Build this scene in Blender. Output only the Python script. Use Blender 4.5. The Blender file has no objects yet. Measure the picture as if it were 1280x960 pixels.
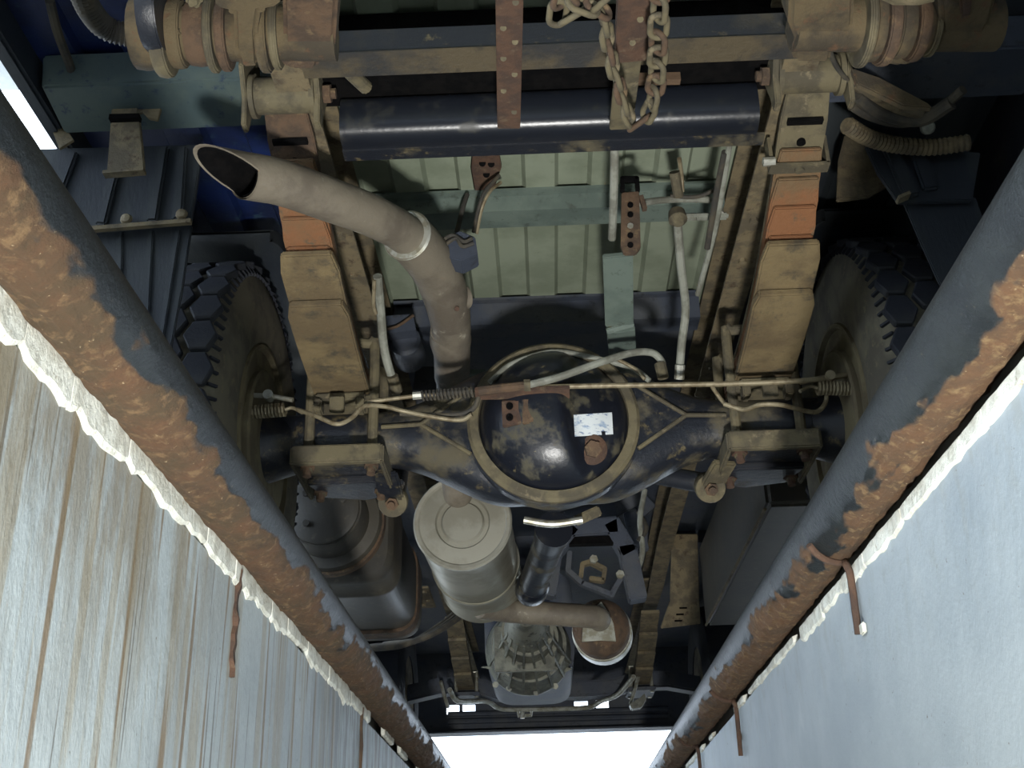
import bpy, bmesh, math, random
from mathutils import Vector, Matrix, noise
random.seed(7)
# ------------------------------------------------------------------ camera, light, exposure
FPX, PIT, YAW, ROLL, CZ = 1450.0, .4356, .0222, -.0258, -.515
_F = Vector((-math.sin(YAW)*math.cos(PIT), math.cos(YAW)*math.cos(PIT), math.sin(PIT)))
_R0 = Vector((math.cos(YAW), math.sin(YAW), 0)); _U0 = _R0.cross(_F)
_R = _R0*math.cos(ROLL)+_U0*math.sin(ROLL); _U = _U0*math.cos(ROLL)-_R0*math.sin(ROLL)
_C = Vector((0, 0, CZ))
scene = bpy.context.scene
COL = scene.collection
cd = bpy.data.cameras.new('camera'); cam = bpy.data.objects.new('camera', cd); COL.objects.link(cam)
cd.sensor_width = 36; cd.lens = 36*FPX/1280; cd.clip_start = .02; cd.clip_end = 200
cam.matrix_world = Matrix(((_R.x, _U.x, -_F.x, _C.x), (_R.y, _U.y, -_F.y, _C.y), (_R.z, _U.z, -_F.z, _C.z), (0, 0, 0, 1)))
scene.camera = cam
w = bpy.data.worlds.new('daylight'); scene.world = w; w.use_nodes = True
bg = w.node_tree.nodes['Background']; bg.inputs[0].default_value = (.74, .86, 1, 1); bg.inputs[1].default_value = 5.0
ld = bpy.data.lights.new('work_lamp_light', 'SPOT'); ld.spot_size = math.radians(118); ld.spot_blend = 1; ld.shadow_soft_size = .08; ld.energy = 250; ld.color = (1, .99, .95)
lamp_light = bpy.data.objects.new('work_lamp_light', ld); COL.objects.link(lamp_light)
LAMP = Vector((.04, -.05, -1.28)); AIM = Vector((.04, 2.5, .22))
lamp_light.location = LAMP; lamp_light.rotation_euler = (AIM-LAMP).to_track_quat('-Z', 'Y').to_euler()
vs = scene.view_settings; vs.view_transform = 'Standard'; vs.look = 'None'; vs.gamma = 1; vs.use_curve_mapping = False; vs.exposure = .25
# ------------------------------------------------------------------ helpers
def V(*a): return Vector(a)
def P(px, py, x=None, y=None, z=None):      # the point a pixel looks at, on a plane of known x, y or z
    d = _F+_R*((px-640)/FPX)+_U*((480-py)/FPX)
    t = x/d.x if x is not None else y/d.y if y is not None else (z-CZ)/d.z
    return _C+d*t
def Q(p):
    v = Vector(p)-_C; d = v.dot(_F)
    return 640+FPX*v.dot(_R)/d, 480-FPX*v.dot(_U)/d
def spl(pts, k=6):
    pts = [Vector(p) for p in pts]
    if len(pts) < 3: return pts
    q = [pts[0]*2-pts[1]]+pts+[pts[-1]*2-pts[-2]]; out = []
    for i in range(1, len(q)-2):
        a, b, c, d = q[i-1:i+3]
        for j in range(k):
            t = j/k
            out.append(.5*((2*b)+(c-a)*t+(2*a-5*b+4*c-d)*t*t+(3*b-3*c+d-a)*t**3))
    return out+[pts[-1]]
class MB:
    def __init__(s): s.v = []; s.f = []
    def add(s, v, f):
        o = len(s.v); s.v += [Vector(p) for p in v]; s.f += [[i+o for i in q] for q in f]; return s
    def hexa(s, v): return s.add(v, [(0,1,2,3),(7,6,5,4),(0,4,5,1),(1,5,6,2),(2,6,7,3),(3,7,4,0)])
    def box(s, c, d, rot=None):
        c = Vector(c); v = []
        for z in (-.5, .5):
            for x, y in ((-.5,-.5),(.5,-.5),(.5,.5),(-.5,.5)):
                p = Vector((x*d[0], y*d[1], z*d[2]))
                v.append(c+(rot @ p if rot else p))
        return s.hexa(v)
    def bb(s, a, b): return s.box([(a[i]+b[i])/2 for i in range(3)], [abs(a[i]-b[i]) for i in range(3)])
    def beam(s, a, b, w, h, up=(0,0,1)):     # bar from a to b, w wide, h high
        a = Vector(a); b = Vector(b); d = (b-a).normalized(); u = Vector(up); sd = d.cross(u).normalized(); u = sd.cross(d)
        v = []
        for p in (a, b):
            v += [p-sd*w/2-u*h/2, p+sd*w/2-u*h/2, p+sd*w/2+u*h/2, p-sd*w/2+u*h/2]
        return s.hexa(v)
    def prism(s, poly, vec):
        n = len(poly); vec = Vector(vec); v = [Vector(p) for p in poly]; v += [p+vec for p in v]
        return s.add(v, [list(range(n)), list(range(2*n-1, n-1, -1))]+[(i, i+n, (i+1) % n+n, (i+1) % n) for i in range(n)])
    def tube(s, pts, r, n=12, cap=True, closed=False):
        pts = [Vector(p) for p in pts]; m = len(pts); rs = r if isinstance(r, (list, tuple)) else [r]*m
        ds = []
        for i in range(m):
            a = pts[(i-1) % m] if closed or i else pts[0]; b = pts[(i+1) % m] if closed or i < m-1 else pts[-1]
            ds.append((b-a).normalized())
        u = ds[0].orthogonal().normalized(); v = []; f = []
        for i in range(m):
            u = (u-ds[i]*u.dot(ds[i])).normalized(); w_ = ds[i].cross(u)
            for j in range(n):
                a = 2*math.pi*j/n; v.append(pts[i]+(u*math.cos(a)+w_*math.sin(a))*rs[i])
        for i in range(m if closed else m-1):
            k = (i+1) % m
            for j in range(n): f.append((i*n+j, i*n+(j+1) % n, k*n+(j+1) % n, k*n+j))
        if cap and not closed: f += [list(range(n-1, -1, -1)), [(m-1)*n+j for j in range(n)]]
        return s.add(v, f)
    def cyl(s, a, b, r, n=20, r2=None): return s.tube([a, b], [r, r if r2 is None else r2], n)
    def lathe(s, o, ax, prof, n=32, closed=False):   # prof: (distance along axis, radius)
        o = Vector(o); ax = Vector(ax).normalized(); u = ax.orthogonal().normalized(); w_ = ax.cross(u); v = []; f = []; m = len(prof)
        for a, r in prof:
            for j in range(n):
                t = 2*math.pi*j/n; v.append(o+ax*a+(u*math.cos(t)+w_*math.sin(t))*max(r, 1e-4))
        for i in range(m if closed else m-1):
            k = (i+1) % m
            for j in range(n): f.append((i*n+j, i*n+(j+1) % n, k*n+(j+1) % n, k*n+j))
        if not closed: f += [list(range(n-1, -1, -1)), [(m-1)*n+j for j in range(n)]]
        return s.add(v, f)
    def hexnut(s, p, ax, r, h, stub=0):
        p = Vector(p); ax = Vector(ax).normalized(); s.cyl(p, p+ax*h, r, 6)
        if stub: s.cyl(p+ax*h, p+ax*(h+stub), r*.55, 10)
        return s
    def loft(s, rings, cap=True):
        n = len(rings[0]); m = len(rings); v = [p for r in rings for p in r]; f = []
        for i in range(m-1):
            for j in range(n): f.append((i*n+j, i*n+(j+1) % n, (i+1)*n+(j+1) % n, (i+1)*n+j))
        if cap: f += [list(range(n-1, -1, -1)), [(m-1)*n+j for j in range(n)]]
        return s.add(v, f)
    def build(s, name, mat, parent=None, smooth=35, bevel=0, label=None, cat=None, kind=None, group=None, seg=2):
        me = bpy.data.meshes.new(name); bm = bmesh.new()
        vs_ = [bm.verts.new(p) for p in s.v]
        for q in s.f:
            try: bm.faces.new([vs_[i] for i in q])
            except ValueError: pass
        bmesh.ops.recalc_face_normals(bm, faces=bm.faces)
        if bevel:
            ed = [e for e in bm.edges if len(e.link_faces) == 2 and e.calc_face_angle(0) > .5]
            bmesh.ops.bevel(bm, geom=ed, offset=bevel, segments=seg, affect='EDGES', clamp_overlap=True)
        bm.to_mesh(me); bm.free()
        if smooth:
            me.polygons.foreach_set('use_smooth', [True]*len(me.polygons)); me.set_sharp_from_angle(angle=math.radians(smooth))
        return link(name, me, mat, parent, label, cat, kind, group)
def link(name, me, mat, parent=None, label=None, cat=None, kind=None, group=None):
    o = bpy.data.objects.new(name, me); COL.objects.link(o)
    if mat and not me.materials: me.materials.append(mat)
    if parent: o.parent = parent; o.matrix_parent_inverse = Matrix.Translation(-world_loc(parent))
    if label: o['label'] = label
    if cat: o['category'] = cat
    if kind: o['kind'] = kind
    if group: o['group'] = group
    return o
def world_loc(o):
    return Vector(o.location) if o.parent is None else Vector(o.location)
def empty(name, loc, label, cat):
    o = bpy.data.objects.new(name, None); COL.objects.link(o); o.location = loc; o.empty_display_size = .1
    o['label'] = label; o['category'] = cat; return o
# ------------------------------------------------------------------ materials
def lin(c): return tuple(((x/255/12.92) if x/255 <= .04045 else ((x/255+.055)/1.055)**2.4) for x in c)+(1,)
def mat(name, c1, c2=None, c3=None, scale=14, lo=.42, hi=.6, rough=.6, rough2=None, metal=0, bump=.25, bscale=90, stretch=(1,1,1), lo3=.55, hi3=.68, scale3=38, spec=.5):
    m = bpy.data.materials.new(name); m.use_nodes = True; nt = m.node_tree; N = nt.nodes; L = nt.links; b = N['Principled BSDF']
    def nd(t, **k):
        x = N.new(t)
        for a, v in k.items(): setattr(x, a, v)
        return x
    tc = nd('ShaderNodeTexCoord'); mp = nd('ShaderNodeMapping'); mp.inputs['Scale'].default_value = stretch; L.new(tc.outputs['Object'], mp.inputs[0])
    def nz(sc, det=6, ro=.62):
        n = nd('ShaderNodeTexNoise'); n.inputs['Scale'].default_value = sc; n.inputs['Detail'].default_value = det; n.inputs['Roughness'].default_value = ro
        L.new(mp.outputs[0], n.inputs['Vector']); return n
    def ramp(src, a, z):
        r = nd('ShaderNodeMapRange'); r.inputs['From Min'].default_value = a; r.inputs['From Max'].default_value = z; r.interpolation_type = 'SMOOTHSTEP'; L.new(src, r.inputs['Value']); return r.outputs[0]
    def mix(fac, a, bb_):
        x = nd('ShaderNodeMix', data_type='RGBA'); L.new(fac, x.inputs[0])
        for s_, v in ((x.inputs[6], a), (x.inputs[7], bb_)):
            if isinstance(v, tuple): s_.default_value = v
            else: L.new(v, s_)
        return x.outputs[2]
    b.inputs['Metallic'].default_value = metal; b.inputs['Roughness'].default_value = rough; b.inputs['Specular IOR Level'].default_value = spec
    col = lin(c1)
    if c2:
        n1 = nz(scale); f1 = ramp(n1.outputs[0], lo, hi); col = mix(f1, lin(c1), lin(c2))
        if rough2 is not None:
            rr = nd('ShaderNodeMapRange'); rr.inputs['To Min'].default_value = rough; rr.inputs['To Max'].default_value = rough2; L.new(f1, rr.inputs['Value']); L.new(rr.outputs[0], b.inputs['Roughness'])
    if c3:
        n3 = nz(scale3, 8, .7); col = mix(ramp(n3.outputs[0], lo3, hi3), col, lin(c3))
    if isinstance(col, tuple): b.inputs['Base Color'].default_value = col
    else: L.new(col, b.inputs['Base Color'])
    if bump:
        nb = nz(bscale, 8, .65); bp = nd('ShaderNodeBump'); bp.inputs['Strength'].default_value = bump; bp.inputs['Distance'].default_value = .006; L.new(nb.outputs[0], bp.inputs['Height']); L.new(bp.outputs[0], b.inputs['Normal'])
    return m
M = dict(
 black=mat('black_dirty_paint', (34,37,44), (62,58,48), (92,84,64), scale=9, lo=.5, hi=.72, rough=.38, rough2=.8, lo3=.6, hi3=.74),
 crust=mat('patchy_mud_crust', (78,69,52), (44,44,44), (58,52,42), scale=7, lo=.44, hi=.6, rough=.7, bump=.4),
 tubegloss=mat('black_tube_paint', (26,29,36), (44,44,42), (78,74,62), scale=22, lo=.54, hi=.7, rough=.3, rough2=.5, lo3=.66, hi3=.76, bump=.08),
 gloss=mat('black_gloss_paint', (22,25,33), (70,66,52), (96,88,66), scale=16, lo=.52, hi=.66, rough=.3, rough2=.8, lo3=.62, hi3=.72, bump=.12),
 axle=mat('axle_black_paint', (30,33,40), (80,74,58), (100,90,66), scale=10, lo=.5, hi=.68, rough=.32, rough2=.85, scale3=30, lo3=.56, hi3=.7),
 dust=mat('dusty_steel', (98,90,68), (74,68,54), (112,102,80), scale=18, rough=.85),
 frame=mat('muddy_frame_paint', (112,100,76), (86,78,62), (70,56,42), scale=22, rough=.85, bump=.5, bscale=70),
 clay=mat('clay_orange_leaf', (122,82,52), (104,84,59), (86,75,57), scale=9, lo=.44, hi=.66, rough=.85, bump=.5),
 leafdust=mat('clay_grey_leaf', (112,97,68), (92,78,55), (68,61,48), scale=7, rough=.88, bump=.6, bscale=45, lo3=.5, hi3=.7, scale3=22),
 rust=mat('brown_rust', (88,69,52), (68,55,44), (106,88,64), scale=24, rough=.9, bump=.6, bscale=60),
 rust2=mat('ochre_mud_rust', (90,78,56), (60,53,42), (92,68,48), scale=12, rough=.92, bump=.7, bscale=40),
 redrust=mat('red_rust', (84,62,48), (68,52,43), (98,82,64), scale=30, rough=.9, bump=.5),
 floorp=mat('pale_green_paint', (132,140,122), (116,124,106), (100,102,84), scale=5, rough=.62, bump=.1, lo3=.6, hi3=.8),
 teal=mat('grey_teal_paint', (98,110,102), (84,96,90), (70,78,72), scale=8, rough=.55, bump=.1),
 blue=mat('blue_body_paint', (20,36,80), (16,26,56), (40,60,76), scale=7, rough=.45, bump=.12),
 bluegrey=mat('blue_grey_paint', (66,80,82), (78,90,86), (40,54,74), scale=7, rough=.5, bump=.12),
 plastic=mat('dark_plastic', (36,42,50), (50,55,58), (70,72,70), scale=6, rough=.6, bump=.15, stretch=(2,.5,.5), lo3=.64, hi3=.75),
 pipe=mat('sooty_exhaust', (118,110,96), (98,90,79), (166,160,142), scale=9, rough=.62, bump=.4, bscale=50, lo3=.62, hi3=.72, scale3=13),
 soot_shade=mat('soot_shade', (7,7,8), (14,13,13), scale=40, rough=.95, spec=.1),  # soot in the tailpipe; also shade painted into holes, slots and the rear gap
 steel=mat('stainless_shell', (176,172,156), (150,146,130), scale=4, rough=.38, rough2=.46, metal=.72, bump=.03, bscale=30),
 steelend=mat('stainless_end_cap', (156,154,142), (136,133,120), scale=8, rough=.5, metal=.25, bump=.08),
 rubber=mat('tyre_rubber', (32,36,46), (44,46,50), scale=10, rough=.8, bump=.3, bscale=60),
 side=mat('dusty_tyre_sidewall', (104,99,84), (84,80,70), (116,108,86), scale=12, rough=.9, bump=.2),
 drum=mat('dusty_brake_drum', (118,109,84), (96,87,68), scale=10, rough=.9, bump=.3),
 hose=mat('grey_hose', (132,134,124), (104,104,94), scale=20, rough=.7, bump=.1),
 dhose=mat('dark_hose', (52,50,46), (74,68,56), scale=20, rough=.8, bump=.1),
 wire=mat('dull_metal_line', (138,128,104), (110,98,76), scale=40, rough=.55, metal=.3, bump=.1),
 zinc=mat('bright_zinc', (186,186,176), (150,146,128), scale=30, rough=.4, metal=.6, bump=.05),
 alu=mat('dull_cast_aluminium', (124,124,112), (96,96,88), (72,72,66), scale=14, rough=.5, metal=.5, bump=.3),
 under=mat('dark_underbody', (58,64,76), (70,73,78), (44,47,54), scale=7, rough=.6, bump=.2),
 tank=mat('black_tank_paint', (58,56,52), (66,62,54), (80,76,66), scale=9, rough=.5, bump=.12),
 mortar=mat('white_mortar', (226,228,218), (200,200,188), (150,138,112), scale=30, lo3=.6, hi3=.72, rough=.95, bump=.8, bscale=60),
 concrete=mat('garage_concrete', (128,126,120), (108,106,100), scale=3, rough=.9),
 gwall=mat('garage_paint', (190,192,192), (172,174,174), scale=2, rough=.9),
 lampbody=mat('lamp_yellow', (196,150, 30), (170,130,24), scale=10, rough=.5),
)
lampglass = bpy.data.materials.new('lamp_glass'); lampglass.use_nodes = True
_b = lampglass.node_tree.nodes['Principled BSDF']; _b.inputs['Emission Color'].default_value = (1, .97, .88, 1); _b.inputs['Emission Strength'].default_value = 30
# ---- pit wall paint with water streaks
def wall_mat(name, streak, base):
    m = bpy.data.materials.new(name); m.use_nodes = True; nt = m.node_tree; N = nt.nodes; L = nt.links; b = N['Principled BSDF']; b.inputs['Roughness'].default_value = .55
    tc = N.new('ShaderNodeTexCoord'); geo = N.new('ShaderNodeSeparateXYZ'); L.new(tc.outputs['Object'], geo.inputs[0])
    def nz(st, sc, det=5, ro=.6):
        mp = N.new('ShaderNodeMapping'); mp.inputs['Scale'].default_value = st; L.new(tc.outputs['Object'], mp.inputs[0])
        n = N.new('ShaderNodeTexNoise'); n.inputs['Scale'].default_value = sc; n.inputs['Detail'].default_value = det; n.inputs['Roughness'].default_value = ro; L.new(mp.outputs[0], n.inputs['Vector']); return n.outputs[0]
    def rm(src, a, z, lo=0, hi=1):
        r = N.new('ShaderNodeMapRange'); r.interpolation_type = 'SMOOTHSTEP'
        for k, v in (('From Min', a), ('From Max', z), ('To Min', lo), ('To Max', hi)): r.inputs[k].default_value = v
        L.new(src, r.inputs['Value']); return r.outputs[0]
    def mul(a, c):
        x = N.new('ShaderNodeMath'); x.operation = 'MULTIPLY'; L.new(a, x.inputs[0])
        if isinstance(c, (int, float)): x.inputs[1].default_value = c
        else: L.new(c, x.inputs[1])
        return x.outputs[0]
    def mix(fac, a, c):
        x = N.new('ShaderNodeMix'); x.data_type = 'RGBA'; L.new(fac, x.inputs[0])
        for s_, v in ((x.inputs[6], a), (x.inputs[7], c)):
            if isinstance(v, tuple): s_.default_value = v
            else: L.new(v, s_)
        return x.outputs[2]
    col = mix(rm(nz((1,1,1), 3.5), .35, .7), lin(base[0]), lin(base[1]))
    col = mix(mul(rm(nz((1,1,.35) if streak else (1,1,.9), 14 if streak else 9, 8, .7), .58, .72), .55), col, lin(base[2]))
    if streak:
        col = mix(mul(rm(nz((1,1,.05), 24, 3), .53, .62), .55), col, lin((150,140,116)))
        col = mix(mul(rm(nz((1,1.0,.035), 34, 2, .5), .60, .66), .85), col, lin((118,96,64)))
        col = mix(mul(rm(nz((1,1.2,.03), 60, 2, .5), .63, .68), .7), col, lin((84,78,70)))
        # grimy band of old peeling paint below the pipe
        top = mul(rm(geo.outputs[2], -.42, -.10), rm(nz((1,1,.25), 13, 8, .7), .40, .56))
        near = rm(geo.outputs[1], 1.75, 1.2)
        col = mix(mul(mul(top, near), .65), col, lin((122,108,80)))
        far = mul(rm(geo.outputs[1], 2.0, 2.6), rm(nz((1,1,.12), 30, 6, .7), .44, .56))
        col = mix(mul(far, .8), col, lin((98,100,94)))
    else:
        top = mul(rm(geo.outputs[2], -.30, -.06), rm(nz((1,1,.5), 22, 8, .72), .5, .62))
        col = mix(mul(top, .4), col, lin((142,146,142)))
    col = mix(mul(rm(nz((1,1,1), 70, 4), .70, .74), .8), col, lin((96,84,66)))
    L.new(col, b.inputs['Base Color'])
    bp = N.new('ShaderNodeBump'); bp.inputs['Strength'].default_value = .5 if streak else .3; bp.inputs['Distance'].default_value = .008
    L.new(nz((1,1,.45) if streak else (1,1,.85), 26 if streak else 14, 8, .7), bp.inputs['Height']); L.new(bp.outputs[0], b.inputs['Normal'])
    return m
M['wl'] = wall_mat('streaked_pit_paint', True, ((174,184,186), (156,166,170), (188,194,192)))
M['wr'] = wall_mat('smooth_pit_paint', False, ((162,172,177), (145,156,163), (176,184,186)))
# ---- pipe: paint above, flaked rust below, mask stored with the relief
def pipe_mat(name, ra, rb, rc, pa, pb):
    m = bpy.data.materials.new(name); m.use_nodes = True; nt = m.node_tree; N = nt.nodes; L = nt.links; b = N['Principled BSDF']
    at = N.new('ShaderNodeAttribute'); at.attribute_name = 'rust'; tc = N.new('ShaderNodeTexCoord')
    def nz(sc, det=6, st=(1,1,1)):
        mp = N.new('ShaderNodeMapping'); mp.inputs['Scale'].default_value = st; L.new(tc.outputs['Object'], mp.inputs[0])
        n = N.new('ShaderNodeTexNoise'); n.inputs['Scale'].default_value = sc; n.inputs['Detail'].default_value = det; n.inputs['Roughness'].default_value = .68; L.new(mp.outputs[0], n.inputs['Vector']); return n.outputs[0]
    def rm(src, a, z):
        r = N.new('ShaderNodeMapRange'); r.inputs['From Min'].default_value = a; r.inputs['From Max'].default_value = z; L.new(src, r.inputs['Value']); return r.outputs[0]
    def mix(fac, a, c):
        x = N.new('ShaderNodeMix'); x.data_type = 'RGBA'; L.new(fac, x.inputs[0])
        for s_, v in ((x.inputs[6], a), (x.inputs[7], c)):
            if isinstance(v, tuple): s_.default_value = v
            else: L.new(v, s_)
        return x.outputs[2]
    rcol = mix(rm(nz(16), .4, .62), lin(ra), lin(rb)); rcol = mix(rm(nz(60), .52, .66), rcol, lin(rc)); rcol = mix(rm(nz(7, 8), .54, .7), rcol, lin((50,40,30))); rcol = mix(rm(nz(150, 4), .66, .72), rcol, lin((168,150,118)))
    pcol = mix(rm(nz(22, 8, (1,.5,1)), .4, .7), lin(pa), lin(pb)); pcol = mix(rm(nz(90), .66, .74), pcol, lin((120,112,92)))
    fac = rm(at.outputs['Fac'], .42, .58)
    L.new(mix(fac, pcol, rcol), b.inputs['Base Color'])
    r = N.new('ShaderNodeMapRange'); r.inputs['To Min'].default_value = .42; r.inputs['To Max'].default_value = .9; L.new(fac, r.inputs['Value']); L.new(r.outputs[0], b.inputs['Roughness'])
    bp = N.new('ShaderNodeBump'); bp.inputs['Strength'].default_value = .6; bp.inputs['Distance'].default_value = .005; L.new(nz(110, 8), bp.inputs['Height']); L.new(bp.outputs[0], b.inputs['Normal'])
    return m
# ------------------------------------------------------------------ the pit and the garage
PXL, PXR, PR = -.405, .4245, .0445
WXL, WXR = -.432, .452
Y0, Y1, ZF = -1.6, 7.2, -1.55
def struct(name, a, b, m, bevel=0): return MB().bb(a, b).build(name, m, kind='structure', bevel=bevel, smooth=0)
wl = struct('wall_left', (WXL-.2, Y0, ZF), (WXL, Y1, -.068), M['wl'])
wr = struct('wall_right', (WXR, Y0, ZF), (WXR+.2, Y1, -.068), M['wr'])
struct('wall_front', (WXL, Y1, ZF), (WXR, Y1+.2, -.068), M['gwall'])
struct('wall_rear', (WXL, Y0-.2, ZF), (WXR, Y0, -.03), M['wr'])
struct('floor_pit', (WXL-.2, Y0-.2, ZF-.1), (WXR+.2, Y1+.2, ZF), M['concrete'])
struct('floor_left', (-6, Y0-2, -.068), (PXL-.052, Y1+4, 0), M['concrete'])
struct('floor_right', (PXR+.052, Y0-2, -.068), (3.0, Y1+4, 0), M['concrete'])
struct('wall_garage_right', (3.0, Y0-2, 0), (3.2, 5.6, 4.2), M['gwall'])
struct('wall_garage_rear', (-6, Y0-2.2, 0), (3.2, Y0-2, 4.2), M['gwall'])
struct('ceiling', (-6, Y0-2.2, 4.2), (3.2, 5.6, 4.4), M['gwall'])
def fb(x, y, z, s): return noise.fractal(Vector((x, y, z))*s, 1.0, 2.0, 5)
def pipe(name, cx, side, m, seed, edge, label):
    ny, na = 620, 64; v = []; f = []; rust = []
    ya, yb = Y0, Y1
    for i in range(ny+1):
        y = ya+(yb-ya)*i/ny
        for j in range(na):
            a = 2*math.pi*j/na
            # t: 0 at the top of the pipe, growing towards the wall side underneath
            n1 = fb(seed, y, math.cos(a)*.2, 5)*.34+fb(seed+3, y, a*.08, 22)*.2
            dirx, dirz = math.cos(a), math.sin(a)          # side -1: left pipe, wall lies towards -x
            deg = math.degrees(math.atan2(-dirz, -side*dirx)) % 360   # 0 towards the pit, 90 down, 180 towards the wall
            k = deg if deg < 270 else deg-360
            e = edge(y)
            msk = 1/(1+math.exp(-((k-e)/14+n1*9)))
            if k > 235: msk *= .4
            relief = msk*min(.0085, .0012+.0062*max(0, fb(y*.7, a*.5+seed, 0, 26))+.0042*abs(fb(y, a*.4, seed, 60)))
            r = PR+relief
            v.append((cx+dirx*r, y, dirz*r)); rust.append(msk)
    for i in range(ny):
        for j in range(na): f.append((i*na+j, i*na+(j+1) % na, (i+1)*na+(j+1) % na, (i+1)*na+j))
    f += [list(range(na)), [ny*na+j for j in range(na-1, -1, -1)]]
    me = bpy.data.meshes.new(name); me.from_pydata(v, [], f)
    at = me.attributes.new('rust', 'FLOAT', 'POINT'); at.data.foreach_set('value', rust)
    bm = bmesh.new(); bm.from_mesh(me); bmesh.ops.recalc_face_normals(bm, faces=bm.faces); bm.to_mesh(me); bm.free()
    me.polygons.foreach_set('use_smooth', [True]*len(me.polygons))
    return link(name, me, m, label=label, cat='pipe')
PML = pipe_mat('flaking_rusted_pipe', (70,56,38), (84,60,40), (106,84,58), (23,27,30), (36,41,43))
PMR = pipe_mat('patchy_rusted_pipe', (92,66,43), (76,58,40), (118,96,66), (24,29,32), (40,45,45))
pl = pipe('steel_pipe', PXL, -1, PML, 11.3, lambda y: 36 if y < 2.2 else 26, 'black steel pipe with broad flaking brown rust above the streaked pit wall')
pr = pipe('steel_pipe', PXR, 1, PMR, 4.1, lambda y: 58 if y < 1.9 else 34, 'black steel pipe with orange rust patches above the smooth pit wall')
# welded joint ring and wall brackets of the right pipe
def bracket(parent, y, wx, cx, side, drop, dy=.012):
    b = MB(); a0 = math.radians(62)
    pts = [V(cx-side*math.cos(math.radians(d))*(PR+.005), y+.03*(d-60)/60, -math.sin(math.radians(d))*(PR+.005)) for d in (38, 55, 75, 95, 110)]
    pts += [V(wx-side*.012, y+dy, -.055), V(wx-side*.008, y+dy, -.075), V(wx-side*.008, y+dy+.004, -.075-drop)]
    b.tube(spl(pts, 4), .0055, 8)
    return b.build('pipe_bracket', M['redrust'], None, label='thin bent rusty rod bracket under the pipe on the smooth pit wall', cat='bracket', group='rod brackets under the pipe')
yb_ = P(1070, 700, x=WXR).y
for y, dr, lb in ((yb_, .08, 'rusty rod bracket with a white paint chip at its foot under the pipe'), (P(925, 880, x=WXR).y, .10, 'rusty rod bracket with a small bolt beside its leg under the pipe'), (P(876, 925, x=WXR).y, .10, 'plain rusty rod bracket under the pipe near the daylight end of the smooth wall')):
    bo = bracket(wr, y, WXR, PXR, 1, dr); bo['label'] = lb
    if dr == .08: MB().box((WXR-.004, y+.004, -.15), (.006, .02, .016)).build('paint_chip', M['mortar'], bo, bevel=.002)
    elif 'bolt' in lb: MB().hexnut((WXR, y+.03, -.13), (-1, 0, 0), .008, .01).build('bolt', M['rust'], bo)
# the crumbling white mortar under each pipe
def mortar(parent, wx, side, ya, yb, big, seed, skip=None, top_=-.038):
    rnd = random.Random(seed); y = ya
    while y < yb:
        ln = rnd.uniform(.10, .34)*min(1, big)
        if not (skip and skip(y)):
            n = max(6, int(ln/.011)); rings = []; top = top_; h0 = rnd.uniform(.020, .030)*big
            for i in range(n+1):
                yy = y+ln*i/n; e = 1 if 0 < i < n else .8
                nn = noise.noise(V(seed, yy*9, 0))*.5+noise.noise(V(seed, yy*38, 4))*.35
                d = (.005+.0045*nn)*(.4+.6*e); hh = h0*(1+.5*nn+.28*noise.noise(V(seed+9, yy*31, 1)))*(.5+.5*e)
                x0 = wx+side*.006
                rings.append([V(x0, yy, top+.004), V(wx-side*d, yy, top), V(wx-side*d*(1+.25*noise.noise(V(yy*70, seed, 3))), yy, top-hh*.5), V(wx-side*d*.95, yy, top-hh*.86), V(wx-side*d*.3, yy, top-hh), V(x0, yy, top-hh*1.02)])
            MB().loft(rings).build('mortar_lump', M['mortar'], parent, smooth=20)
        y += ln+rnd.uniform(.001, .006)
mortar(wl, WXL, -1, .45, 2.75, 1.25, 3, lambda y: 1.72 < y < 1.76)
mortar(wl, WXL, -1, 2.75, 5, .7, 5, lambda y: random.random() < .5)
mortar(wr, WXR, 1, .7, 2.0, .9, 8, None, -.056)
mortar(wr, WXR, 1, 2.0, 4.6, .5, 9, lambda y: random.random() < .35, -.056)
# rusted flat bars set into the left wall
for px, py, wdt, zb in ((296, 735, .022, -.20), (452, 880, .03, -.6)):
    y = P(px, py, x=WXL).y; rnd = random.Random(int(px)); rings = []
    for i in range(14):
        z = -.05+(zb+.05)*i/13; hw = wdt/2*(.7+.5*rnd.random())*(1 if i < 12 else .4); d = .003+.006*rnd.random()
        rings.append([V(WXL-.003, y-hw, z), V(WXL+d, y-hw*.8, z), V(WXL+d*.7, y+hw*.6, z), V(WXL-.003, y+hw, z)])
    MB().loft(rings).build('rusted_bar', M['redrust'] if px < 400 else M['rust'], wl, smooth=0, label='flaking rusted flat bar set in the wall')
# ------------------------------------------------------------------ the lamp on the pit floor
lamp = empty('work_lamp', (LAMP.x, LAMP.y-.05, ZF), 'yellow work lamp on a stand on the pit floor', 'lamp')
d = (AIM-LAMP).normalized()
MB().lathe(LAMP-d*.10, d, [(0, .03), (.0, .06), (.03, .085), (.085, .10), (.085, .09), (.06, .085), (.06, .0)], 24).build('lamp_head', M['lampbody'], lamp)
MB().cyl(LAMP-d*.036, LAMP-d*.03, .083, 24).build('lamp_lens', lampglass, lamp)
MB().cyl(V(LAMP.x, LAMP.y-.05, ZF+.02), V(LAMP.x, LAMP.y-.05, LAMP.z-.05), .014, 12).build('pole', M['black'], lamp)
for k in range(3):
    a = k*2.094+.5; MB().beam(V(LAMP.x, LAMP.y-.05, ZF+.10), V(LAMP.x+.2*math.cos(a), LAMP.y-.05+.2*math.sin(a), ZF+.008), .02, .012).build('leg', M['black'], lamp)
# ------------------------------------------------------------------ the truck
T = .033; AY, AZ = 2.2, .392
truck = empty('light_truck', (T, AY, 0), 'light truck parked over the pit, its muddy black underbody and rusty springs showing', 'truck')
def B(mb, name, m, parent=truck, **k): return mb.build(name, M[m], parent, **k)
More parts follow.
